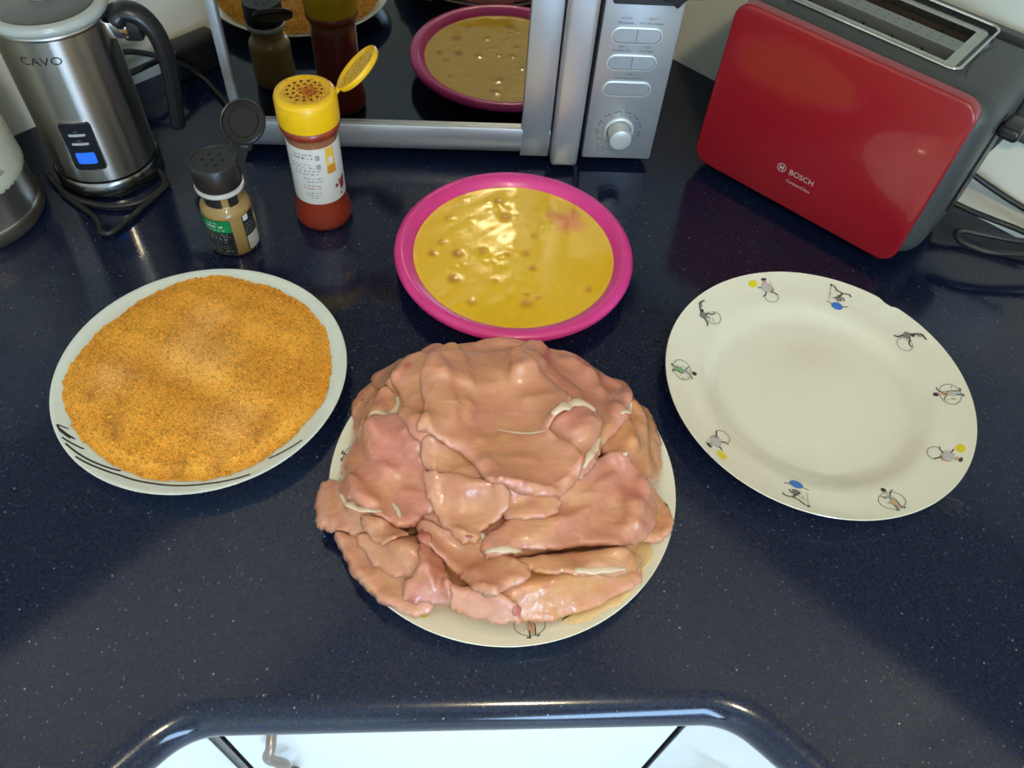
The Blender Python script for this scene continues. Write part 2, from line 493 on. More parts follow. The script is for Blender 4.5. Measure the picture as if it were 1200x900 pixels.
# ------------------------------------------------------------------ plates
def interp(prof, r):
    for (r0, z0), (r1, z1) in zip(prof, prof[1:]):
        if r0 <= r <= r1: return z0 + (z1 - z0) * (r - r0) / (r1 - r0)
    return prof[-1][1]
DIN_TOP = [(0, .0048), (.05, .0048), (.080, .0055), (.089, .0080), (.096, .0125), (.102, .0155), (.110, .0172), (.122, .0200), (.1325, .0236), (.1348, .0245)]
DIN_BOT = [(.1352, .0238), (.1342, .0222), (.115, .0140), (.098, .0070), (.088, .0020), (.086, 0), (.080, 0), (.078, .0015), (0, .0015)]
def draw_figure(kind, seed):
    """little ink acrobat drawn in (tangent, outward) units of one figure height; returns MB with material slots
    0 ink 1 grey 2 yellow 3 blue 4 skin 5 green 6 lilac"""
    g = random.Random(seed); q = MB()
    def stroke(pts, w, mi):
        P = [Vector(p) for p in pts]
        for a, b in zip(P, P[1:]):
            t = (b - a).normalized(); n = Vector((-t.y, t.x)) * w * .38
            q.add([(*(a + n), 0), (*(a - n), 0), (*(b - n), 0), (*(b + n), 0)], [(0, 1, 2, 3)], mi)
    def disc(c, r, mi, ry=None, n=14, z=0):
        ry = ry or r
        q.add([(c[0] + r * math.cos(2 * PI * i / n), c[1] + ry * math.sin(2 * PI * i / n), z) for i in range(n)], [tuple(range(n))], mi)
    def ring(c, r, w, mi, a0=0, a1=2 * PI, n=28):
        for i in range(n):
            t0 = a0 + (a1 - a0) * i / n; t1 = a0 + (a1 - a0) * (i + 1) / n
            q.add([(c[0] + (r + s) * math.cos(t), c[1] + (r + s) * math.sin(t), 0) for s, t in ((-w / 2, t0), (w / 2, t0), (w / 2, t1), (-w / 2, t1))], [(0, 1, 2, 3)], mi)
    if kind == 'ball':
        ring((.05, -.28), .20, .022, 1, PI * .95, 2.15 * PI)
        disc((.0, .08), .15, 6, .17); disc((.08, .02), .11, 4)
        stroke([(-.12, .20), (.0, .05), (.10, -.08), (.26, -.22)], .055, 0)
        stroke([(-.02, .0), (-.12, -.20), (-.20, -.22)], .05, 0)
        stroke([(-.06, .10), (-.26, .14)], .05, 0)
        stroke([(.12, .18), (.17, .0), (.05, -.12)], .03, 0)
        disc((-.34, .30), .125, 2); ring((-.34, .30), .04, .03, 0)
        disc((-.02, .40), .075, 0, .05); disc((-.02, .30), .055, 4)
    elif kind == 'umbrella':
        stroke([(-.16, .42), (-.04, .28), (.12, .25), (.26, .30), (.32, .22)], .05, 0)
        stroke([(.10, .26), (.04, .08), (-.06, .0)], .055, 0)
        stroke([(-.02, .12), (.16, .08), (.20, -.02)], .04, 0)
        disc((.05, -.02), .10, 1, .08)
        stroke([(-.22, .40), (-.20, -.10)], .018, 1); disc((-.22, .42), .04, 0)
        disc((.06, -.30), .17, 3, .14)
        stroke([(-.25, -.22), (-.08, -.27)], .035, 0); stroke([(.20, -.26), (.34, -.18)], .035, 0)
        stroke([(-.02, -.32), (.14, -.28)], .02, 0)
    elif kind == 'acrobat':
        ring((.12, -.22), .22, .020, 1, PI * .75, 2.4 * PI)
        stroke([(.30, .42), (.14, .46), (.05, .34), (-.02, .20), (-.10, .02), (-.16, -.18), (-.26, -.24)], .065, 0)
        stroke([(.10, .30), (.18, .42)], .04, 0)
        stroke([(-.04, .12), (.10, .02), (.16, -.10), (.28, -.12)], .05, 0)
        disc((-.06, .08), .10, 1, .13); stroke([(-.16, .16), (.04, .0)], .03, 0)
        disc((.02, .22), .06, 0)
    else:
        cl = {'green': 5, 'orange': 4, 'lilac': 6}[kind]
        ring((.0, .10), .30, .020, 1)
        stroke([(.04, .44), (.02, .15), (-.04, -.12)], .035, 0)
        stroke([(-.06, .42), (-.10, .15), (-.06, -.10)], .03, 0)
        disc((-.02, .20), .085, cl, .17); disc((-.03, -.02), .075, 6 if cl != 6 else 4, .12)
        stroke([(-.04, -.06), (-.18, -.22), (-.24, -.20)], .04, 0)
        stroke([(.04, -.02), (.16, -.12)], .035, 0)
        disc((-.02, -.30), .065, 0, .085); disc((-.02, -.20), .05, 4)
        stroke([(.02, .46), (.10, .44)], .05, 0); stroke([(-.08, .44), (-.14, .41)], .05, 0)
    for k in range(9):
        x, y = g.gauss(0, .09), g.gauss(.06, .12); t = g.uniform(0, PI); l = g.uniform(.03, .08)
        stroke([(x - l * math.cos(t), y - l * math.sin(t)), (x + l * math.cos(t), y + l * math.sin(t))], .016, g.choice((0, 0, 1)))
    return q
FIGM = [mat('figure_ink', (.05, .042, .04), .5), mat('figure_grey', (.22, .21, .20), .5), mat('yellow_ink', (.78, .66, .01), .4), mat('blue_ink', (.06, .19, .58), .4), mat('skin_ink', (.62, .38, .24), .4), mat('green_ink', (.22, .42, .20), .4), mat('lilac_ink', (.52, .50, .50), .4)]
def dinner_plate(name, c, figs, label, chip=None):
    root = empty(name, (c[0], c[1], .0002))
    tag(root, label, 'plate')
    def warp(r, z, a):
        if chip is None or r < .127: return r
        d = (a - math.radians(chip) + PI) % (2 * PI) - PI
        s = d * .135
        return r - .0030 * max(0, 1 - (s / .0075) ** 2) ** .7 - (.0009 if -.010 < s < -.004 else 0)
    MB().lathe(DIN_TOP + DIN_BOT, 240, warp=warp).build('dish', PORCELAIN, root, angle=60)
    for ang, kind in figs:
        size = .036
        q = draw_figure(kind, int(ang) + 400)
        a0 = math.radians(ang)
        def mp(x, y, z, a0=a0):
            r = .1165 + y * size * .78
            a = a0 - x * size / .1165
            return (r * math.cos(a), r * math.sin(a), interp(DIN_TOP, min(r, .134)) + .00035)
        q.xform(mp).build('printed_figure', FIGM, root, smooth=False)
    return root
dinner_plate('dinner_plate', (.3166, .4107), [(98.6, 'ball'), (65, 'umbrella'), (28.8, 'acrobat'), (-4.5, 'lilac'), (-38.4, 'ball'), (-75.3, 'orange'), (-112.5, 'umbrella'), (-149.7, 'ball'), (172.6, 'green'), (136.3, 'acrobat')],
             'empty cream plate with chipped rim and small acrobat figures, at right', chip=45.3)
dinner_plate('dinner_plate', (.0369, .3164), [(-125, 'ball'), (-82.9, 'orange'), (-46.2, 'green'), (-9.8, 'acrobat'), (26, 'umbrella'), (62, 'ball'), (98, 'acrobat'), (134, 'umbrella'), (171.5, 'lilac'), (-154.6, 'acrobat')],
             'cream plate with acrobat figures under the pile of raw chicken')

# breadcrumb plate
BRD = (-.2142, .4197)
B_TOP = [(0, .0045), (.060, .0048), (.080, .0075), (.092, .0120), (.104, .0168), (.1155, .0206), (.1188, .0222)]
B_BOT = [(.1194, .0218), (.1188, .0205), (.100, .0115), (.082, .0045), (.070, .0005), (.066, 0), (.062, .001), (0, .001)]
bp = empty('side_plate', (BRD[0], BRD[1], .0002))
tag(bp, 'white plate with thin black rim lines, filled with breadcrumbs', 'plate')
MB().lathe(B_TOP + B_BOT, 160).build('dish', PORCELAIN2, bp, angle=60)
for pts in ([(-133, .1168), (-122, .1120), (-114.0, .1095), (-98.1, .1090), (-78.7, .1105), (-61.4, .1146)], [(-141, .1165), (-129.1, .1118), (-114.7, .1056)], [(-144.5, .1165), (-134.9, .1085)],
            [(-52.1, .1078), (-37.3, .1137)], [(-151.6, .1163), (-148.0, .1099)], [(-149.7, .1160), (-141.8, .1095)], [(-148.0, .1158), (-142.9, .1118)], [(-151.6, .1163), (-147.7, .1158)]):
    P = []
    for (a, r), (a2, r2) in zip(pts, pts[1:]):
        for i in range(6): P.append((a + (a2 - a) * i / 6, r + (r2 - r) * i / 6))
    P.append(pts[-1]); q = MB(); w = .00075
    for a, r in P:
        for s in (-w, w):
            rr = r + s; q.v.append((rr * math.cos(math.radians(a)), rr * math.sin(math.radians(a)), interp(B_TOP, rr) + .0003))
    q.f = [(2 * i, 2 * i + 1, 2 * i + 3, 2 * i + 2) for i in range(len(P) - 1)]; q.mi = [0] * len(q.f)
    q.build('printed_line', INK, bp, smooth=False)

# breadcrumbs: heap surface plus thousands of single grains, one uncountable thing
rs = np.random.RandomState(3)
EDGE = [(-180, .111), (-173, .1115), (-146.7, .1062), (-123.9, .1035), (-104.3, .1053), (-90, .1050), (-67.5, .1075), (-50.8, .1052), (-32, .1032), (-12.6, .1070), (7, .1052), (24.7, .1075), (46.7, .1078), (78.5, .1080), (95.4, .1130), (113.4, .1105), (143.2, .1058), (174.6, .1088), (180, .111)]
EA = np.array([e[0] for e in EDGE]); ER = np.array([e[1] for e in EDGE])
def crumb_edge(adeg): return np.interp(adeg, EA, ER) + .0005 * np.sin(np.radians(adeg) * 17) + .0004 * np.sin(np.radians(adeg) * 41 + 1) + .0004 * np.sin(np.radians(adeg) * 73 + 2)
def crumb_h(x, y):
    r = np.hypot(x, y); a = np.degrees(np.arctan2(y, x)); e = crumb_edge(a)
    s = np.clip(1 - r / e, 0, 1)
    rim = np.interp(r, [p[0] for p in B_TOP], [p[1] for p in B_TOP])
    body = .0205 + .0075 * (1 - np.exp(-s * 4.5))
    wav = .0038 * np.sin(x * 55 + y * 95 + .6) * np.exp(-((r / .065) ** 2)) + .0012 * np.sin(x * 140 - y * 60) + .0008 * np.sin(x * 90 + y * 170 + 2)
    k = np.clip(s / .10, 0, 1)
    return np.maximum(rim + .0004, (rim + .0004) * (1 - k) + (body + wav * np.clip(s * 4, 0, 1)) * k)
SPOTS = [(-160.3, .0871, .006, 1), (-135.7, .0799, .010, 1), (-128, .086, .006, 1), (-39.6, .0779, .008, .8), (-72.4, .0972, .007, 1), (-91.1, .0978, .010, .8), (-50, .085, .005, .8)]
PALE = [(100, .0525, .018), (124, .0215, .024), (31, .0108, .022), (-58.5, .0649, .022), (-170, .07, .02)]  # whitish highlights on the heap, painted into the crumb colours
def crumb_col(x, y, n):
    base = np.array([.92, .45, .048]); warm = np.array([.74, .28, .026]); pale = np.array([.95, .54, .17]); red = np.array([.30, .06, .012])
    f = .5 + .5 * np.sin(x * 45 + 1.2 + 8 * y) * np.sin(y * 60 - 1)
    col = base[None] * (1 - f[:, None] * .45) + warm[None] * f[:, None] * .45
    for a, r, w in PALE:
        d = np.hypot(x - r * math.cos(math.radians(a)), y - r * math.sin(math.radians(a))); k = (.55 * np.exp(-(d / w) ** 2))[:, None]
        col = col * (1 - k) + pale * k
    for a, r, w, s in SPOTS:
        d = np.hypot(x - r * math.cos(math.radians(a)), y - r * math.sin(math.radians(a))); k = (s * .55 * np.exp(-(d / w) ** 2) * (.3 + .7 * n))[:, None]
        col = col * (1 - k) + red * k
    return col
q = MB(); NR, NA = 44, 150
for i in range(NR + 1):
    for j in range(NA):
        a = -180 + 360 * j / NA; r = crumb_edge(a) * (i / NR)
        x, y = r * math.cos(math.radians(a)), r * math.sin(math.radians(a))
        q.v.append((x, y, 0))
V = np.array(q.v); V[:, 2] = crumb_h(V[:, 0], V[:, 1]) + rs.normal(0, .00018, len(V))
q.v = [tuple(p) for p in V]
for i in range(NR):
    for j in range(NA):
        k = (j + 1) % NA; q.f.append((i * NA + j, i * NA + k, (i + 1) * NA + k, (i + 1) * NA + j)); q.mi.append(0)
cols = crumb_col(V[:, 0], V[:, 1], np.full(len(V), .8)) * .95
NG = 18000
rr = np.sqrt(rs.rand(NG)); aa = rs.rand(NG) * 360 - 180; er = crumb_edge(aa) * rr
gx, gy = er * np.cos(np.radians(aa)), er * np.sin(np.radians(aa)); gz = crumb_h(gx, gy)
# a few strays on the rim
OC = np.array([(1, 0, 0), (-1, 0, 0), (0, 1, 0), (0, -1, 0), (0, 0, 1), (0, 0, -1)], float)
OF = [(0, 2, 4), (2, 1, 4), (1, 3, 4), (3, 0, 4), (2, 0, 5), (1, 2, 5), (3, 1, 5), (0, 3, 5)]
sz = rs.uniform(.00045, .00105, NG) * (1 + .5 * (rs.rand(NG) > .93))
gn = rs.rand(NG)
gc = crumb_col(gx, gy, gn) * rs.uniform(.6, 1.25, NG)[:, None]
allv = [V]; allc = [cols]
th = rs.rand(NG) * 6.28
for k in range(6):
    pass
sc3 = sz[:, None, None] * rs.uniform(.7, 1.4, (NG, 1, 3))
G = OC[None] * sc3
ct, st = np.cos(th), np.sin(th)
Gx = G[:, :, 0] * ct[:, None] - G[:, :, 1] * st[:, None]; Gy = G[:, :, 0] * st[:, None] + G[:, :, 1] * ct[:, None]
GV = np.stack([Gx + gx[:, None], Gy + gy[:, None], G[:, :, 2] + (gz + sz * .3)[:, None]], -1).reshape(-1, 3)
base = len(V)
q.v += [tuple(p) for p in GV]
for g in range(NG):
    o = base + g * 6
    q.f += [(a + o, b + o, c_ + o) for a, b, c_ in OF]
q.mi = [0] * len(q.f)
q.col = np.concatenate([np.c_[np.concatenate([cols, np.repeat(gc, 6, 0)]), np.ones(len(q.v))]])
crumbs = q.build('breadcrumbs', mat('golden_breadcrumbs', (.6, .28, .04), .75, attr='col', noise=.12, nscale=700), angle=180)
crumbs.location = (BRD[0], BRD[1], .0004)
tag(crumbs, 'heap of golden seasoned breadcrumbs spread over the white plate', 'breadcrumbs', kind='stuff')

# pink plate with beaten egg
PK = (.054, .5683)
pk = tag(MB().lathe([(0, .003), (.075, .0035), (.087, .0085), (.095, .0175), (.0995, .0240), (.104, .0280), (.1085, .0298), (.1125, .0295), (.1152, .0275), (.1163, .0245), (.1158, .0225), (.1140, .0225), (.1105, .0255), (.104, .0235), (.0975, .0145), (.090, .0050), (.080, .0), (.0, .0)], 160).build('plastic_plate', PINK, angle=60),
         'round magenta plastic plate holding yellow beaten egg', 'plate')
pk.location = (PK[0], PK[1], .0002)
ESP = [(.0565, .0459, .0150, 1.0, 'big'), (.0400, .0540, .007, .7, 'big'), (.064, .056, .006, .5, 'big'), (-.0794, -.004, .0042, .75, 's'), (-.0552, -.0033, .0055, .75, 's'), (-.0582, -.0371, .0060, .7, 's'), (-.0309, .0005, .0045, .6, 's'), (.017, -.0216, .0045, .6, 's'), (.0094, -.0677, .0065, .5, 's'), (.0687, -.0491, .004, .5, 's'), (-.0065, -.0036, .003, .45, 's'), (.0114, -.0015, .0045, .45, 's'), (-.0135, .0749, .005, .6, 's'), (-.0067, .050, .005, .6, 's'), (-.0422, -.0673, .005, .45, 's'), (-.0709, .0122, .004, .5, 's'), (-.0647, .0471, .004, .4, 's'), (.022, .024, .004, .35, 's'), (-.02, -.04, .003, .35, 's'), (.02, -.06, .003, .4, 's'), (.01, -.055, .003, .4, 's')]
NR, NA = 90, 220
ri = np.linspace(0, .0985, NR + 1)[:, None]; ai = (np.arange(NA) * 2 * PI / NA)[None]
ex = (ri * np.cos(ai)).ravel(); ey = (ri * np.sin(ai)).ravel(); er = np.hypot(ex, ey)
left = np.clip(.5 - (ex - .012) / .05, 0, 1)
ez = .0212 + .00004 * np.sin(ex * 150 + ey * 200) + left * .00006 * np.sin(ex * 190 - ey * 260)
for k in range(30):
    bx, by = rs.normal(-.040, .030), rs.normal(.012, .034); br = rs.uniform(.0016, .0045)
    ez = ez + br * rs.uniform(.03, .10) * np.exp(-((ex - bx) ** 2 * rs.uniform(.5, 1.4) + (ey - by) ** 2) / br ** 2)
for k in range(22):
    bx, by = rs.normal(.0, .014), rs.normal(.058, .013); br = rs.uniform(.0016, .0040)
    ez = ez + br * rs.uniform(.04, .11) * np.exp(-((ex - bx) ** 2 + (ey - by) ** 2) / br ** 2)
ez = np.where(er > .0945, ez + (er - .0945) * .05, ez)
ecol = np.tile(np.array([.90, .56, .014]), (len(ex), 1))
wv = .5 + .5 * np.sin(ex * 60 + 2.5 * np.sin(ey * 50)); ecol = ecol * (1 - .22 * wv[:, None]) + np.array([.80, .42, .012]) * .22 * wv[:, None]
pl = np.clip((ex - .0) / .08, 0, 1)[:, None] * .3; ecol = ecol * (1 - pl) + np.array([.88, .53, .045]) * pl
for x, y, r, s, kd in ESP:
    lb = 1.0 if kd == 'big' else 0.0
    d = np.hypot(ex - x, ey - y) * (1 + lb * .12 * np.sin(4 * np.arctan2(ey - y, ex - x) + x * 900) + lb * .08 * np.sin(9 * np.arctan2(ey - y, ex - x)))
    k = (s * np.clip(1.45 - d / r, 0, 1))[:, None]
    ecol = ecol * (1 - k) + (np.array([.80, .25, .07]) if kd == 'big' else np.array([.46, .12, .015])) * k
    ez = ez + .0007 * np.exp(-(d / r) ** 2)
q = MB(); q.v = [tuple(p) for p in np.stack([ex, ey, ez], -1)]
for i in range(NR):
    for j in range(NA):
        k = (j + 1) % NA; q.f.append((i * NA + j, i * NA + k, (i + 1) * NA + k, (i + 1) * NA + j))
# underside so the liquid has depth
b0 = len(q.v)
for pr in ((.0940, .0185), (.0860, .0098), (.0740, .0046)):
    for j in range(NA): q.v.append((pr[0] * math.cos(2 * PI * j / NA), pr[0] * math.sin(2 * PI * j / NA), pr[1]))
prev = NR * NA
for lv in range(3):
    cur = b0 + lv * NA
    for j in range(NA): q.f.append((prev + j, prev + (j + 1) % NA, cur + (j + 1) % NA, cur + j))
    prev = cur
q.v.append((0, 0, .0042)); q.f += [(prev + j, prev + (j + 1) % NA, len(q.v) - 1) for j in range(NA)]
q.mi = [0] * len(q.f)
q.col = np.c_[np.concatenate([ecol, np.tile(np.array([.7, .38, .012]), (3 * NA + 1, 1))]), np.ones(len(q.v))]
egg = q.build('beaten_egg', mat('beaten_egg_yellow', (.7, .4, .01), .15, attr='col', coat=.25, noise=.06, nscale=130, bump=.05, bscale=260), angle=180)
egg.location = (PK[0], PK[1], .0006)
tag(egg, 'yellow beaten egg with reddish seasoning spots in the magenta plate', 'egg')

# ------------------------------------------------------------------ raw chicken slices, draped one over another
CH = (.0369, .3164)
GX0, GY0, GH = -.135, .160, .0015
NX, NY = 222, 212
XX, YY = np.meshgrid(GX0 + np.arange(NX) * GH, GY0 + np.arange(NY) * GH, indexing='ij')
RR = np.hypot(XX - CH[0], YY - CH[1])
HM = np.interp(RR, [p[0] for p in DIN_TOP], [p[1] for p in DIN_TOP]) + .0006
HM = np.where(RR > .1348, .0225 - np.clip(RR - .1348, 0, .03) * .35, HM)
def gauss(A, sig):
    k = np.exp(-.5 * (np.arange(-int(3 * sig), int(3 * sig) + 1) / sig) ** 2); k /= k.sum(); m = len(k) // 2
    B = np.pad(A, m, mode='edge')
    B = sum(w * B[i:i + A.shape[0], :] for i, w in enumerate(k))
    return sum(w * B[:, i:i + A.shape[1]] for i, w in enumerate(k))
def bil(A, x, y):
    u = np.clip((x - GX0) / GH, 0, NX - 1.001); v = np.clip((y - GY0) / GH, 0, NY - 1.001)
    i = u.astype(int); j = v.astype(int); u = u - i; v = v - j
    return A[i, j] * (1 - u) * (1 - v) + A[i + 1, j] * u * (1 - v) + A[i, j + 1] * (1 - u) * v + A[i + 1, j + 1] * u * v
def smooth_outline(pts, seed, k=7, jag=.0009):
    P = [p.to_2d() for p in spline([(x, y, 0) for x, y in pts], k, True)]
    g = random.Random(seed); ph = [g.uniform(0, 6.28) for _ in range(4)]
    out = []; n = len(P); s = 0
    for i in range(n):
        t = (P[(i + 1) % n] - P[i - 1]).normalized(); nn = Vector((t.y, -t.x))
        a = 2 * PI * i / n
        out.append(P[i] + nn * jag * (math.sin(9 * a + ph[0]) + .7 * math.sin(17 * a + ph[1]) + .6 * math.sin(31 * a + ph[2]) + .35 * math.sin(53 * a + ph[3])))
    return np.array([(p.x, p.y) for p in out])
def sdf(P, x, y):
    A = P; B = np.roll(P, -1, 0)
    best = np.full(x.shape, 1e9); nx = np.zeros(x.shape); ny = np.zeros(x.shape); ins = np.zeros(x.shape, bool)
    for (ax, ay), (bx, by) in zip(A, B):
        dx, dy = bx - ax, by - ay; L2 = dx * dx + dy * dy + 1e-18
        t = np.clip(((x - ax) * dx + (y - ay) * dy) / L2, 0, 1)
        qx, qy = ax + t * dx, ay + t * dy; d = (x - qx) ** 2 + (y - qy) ** 2
        m = d < best; best = np.where(m, d, best); nx = np.where(m, qx, nx); ny = np.where(m, qy, ny)
        c = ((ay > y) != (by > y)) & (x < (bx - ax) * (y - ay) / (by - ay + 1e-18) + ax); ins ^= c
    return np.where(ins, -np.sqrt(best), np.sqrt(best)), nx, ny
CHMAT = MATS['chicken']
def slice_of_chicken(outline, T, rad, colr, label, seed, group='raw chicken slices piled on the plate', sig=4.5, jag=.0006, und=.06):
    global HM
    P = smooth_outline(outline, seed, jag=jag)
    i0 = max(0, int((P[:, 0].min() - GX0) / GH) - 2); i1 = min(NX - 1, int((P[:, 0].max() - GX0) / GH) + 3)
    j0 = max(0, int((P[:, 1].min() - GY0) / GH) - 2); j1 = min(NY - 1, int((P[:, 1].max() - GY0) / GH) + 3)
    X = XX[i0:i1, j0:j1]; Y = YY[i0:i1, j0:j1]
    sd, px, py = sdf(P, X, Y)
    Hs = np.maximum(HM, gauss(HM, sig)); B = np.maximum(HM, gauss(Hs, 1.6)) + .00025
    g = random.Random(seed); f1, f2, p1, p2, p3 = g.uniform(60, 110), g.uniform(60, 110), g.uniform(0, 6), g.uniform(0, 6), g.uniform(0, 6)
    th_ = g.uniform(-.9, .9); kf = 2 * PI / g.uniform(.020, .032); fa = g.uniform(.03, .09)
    def undul(x, y): return 1 + fa * np.sin(kf * (x * math.sin(th_) + y * math.cos(th_)) + 1.4 * np.sin(x * 48 + p1) + 1.1 * np.sin(y * 61 + p2)) + und * (np.sin(x * f1 + y * f2 * .5 + p1) * .6 + np.sin(y * f2 - x * f1 * .7 + p2) * .5 + .3 * np.sin(x * 210 + y * 150 + p3))
    def prof(d): return np.sqrt(np.clip(1 - (1 - np.clip(d / rad, 0, 1)) ** 2, 0, 1))
    ins = sd < 0
    cell = ins[:-1, :-1] | ins[1:, :-1] | ins[:-1, 1:] | ins[1:, 1:]
    used = np.zeros(ins.shape, bool)
    used[:-1, :-1] |= cell; used[1:, :-1] |= cell; used[:-1, 1:] |= cell; used[1:, 1:] |= cell
    edge = used & ~ins
    vx = np.where(edge, px, X); vy = np.where(edge, py, Y); d = np.where(edge, 0, np.maximum(-sd, 0))
    b = bil(B, vx.ravel(), vy.ravel()).reshape(vx.shape)
    t = T * undul(vx, vy)
    ztop = b + t * (.14 + .86 * prof(d)); zbot = b + t * .14 * (1 - np.clip(d / rad, 0, 1)) ** 2
    idt = -np.ones(ins.shape, int); idb = -np.ones(ins.shape, int); q = MB(); ev = []; ef = np.clip(1 - d / (rad * 1.6), 0, 1)
    ii, jj = np.nonzero(used)
    for a, c_ in zip(ii, jj):
        idt[a, c_] = len(q.v); q.v.append((vx[a, c_], vy[a, c_], ztop[a, c_])); ev.append(ef[a, c_])
        if edge[a, c_]: idb[a, c_] = idt[a, c_]
        else: idb[a, c_] = len(q.v); q.v.append((vx[a, c_], vy[a, c_], zbot[a, c_])); ev.append(ef[a, c_])
    for a, c_ in zip(*np.nonzero(cell)):
        k = [(a, c_), (a + 1, c_), (a + 1, c_ + 1), (a, c_ + 1)]
        q.f.append(tuple(int(idt[w]) for w in k))
        if not all(edge[w] for w in k): q.f.append(tuple(int(idb[w]) for w in k[::-1]))
    q.mi = [0] * len(q.f)
    me = bpy.data.meshes.new('chicken_slice')
    cxm = float(P[:, 0].mean()); cym = float(P[:, 1].mean())
    me.from_pydata([(v[0] - cxm, v[1] - cym, v[2]) for v in q.v], [], q.f)
    at = me.attributes.new('edge', 'FLOAT', 'POINT')
    at.data.foreach_set('value', np.asarray(ev, dtype=np.float32))
    me.materials.append(CHMAT); me.shade_smooth()
    o = bpy.data.objects.new('chicken_slice', me); C.objects.link(o); o.location = (cxm, cym, 0); o.color = (*colr, 1)
    tag(o, label, 'chicken', group)
    sub = HM[i0:i1, j0:j1]
    top = np.where(ins, B[i0:i1, j0:j1] + T * undul(X, Y) * (.14 + .86 * prof(np.maximum(-sd, 0))), sub)
    HM = HM.copy(); HM[i0:i1, j0:j1] = np.maximum(sub, top)
    return o
TAN = (.60, .255, .135); PNK = (.59, .235, .145); ROSE = (.58, .210, .140); PALEC = (.63, .28, .165); OCH = (.62, .270, .105); DEEP = (.44, .095, .07)
def disc_outline(c, r, seed, sx=1, sy=1):
    g = random.Random(seed)
    return [(c[0] + r * sx * math.cos(a) * g.uniform(.93, 1.05), c[1] + r * sy * math.sin(a) * g.uniform(.93, 1.05)) for a in [i * PI / 8 for i in range(16)]]
slice_of_chicken(disc_outline((.037, .322), .122, 1), .023, .014, TAN, 'widest raw chicken slice at the bottom of the pile, resting on the plate', 11)
slice_of_chicken(disc_outline((.034, .334), .098, 2, 1.04, .95), .018, .013, PNK, 'raw chicken slice buried second from the bottom of the pile', 12)
slice_of_chicken(disc_outline((.032, .338), .074, 3, 1.05, .9), .014, .013, TAN, 'raw chicken slice buried in the heart of the pile below the topmost slice', 13)
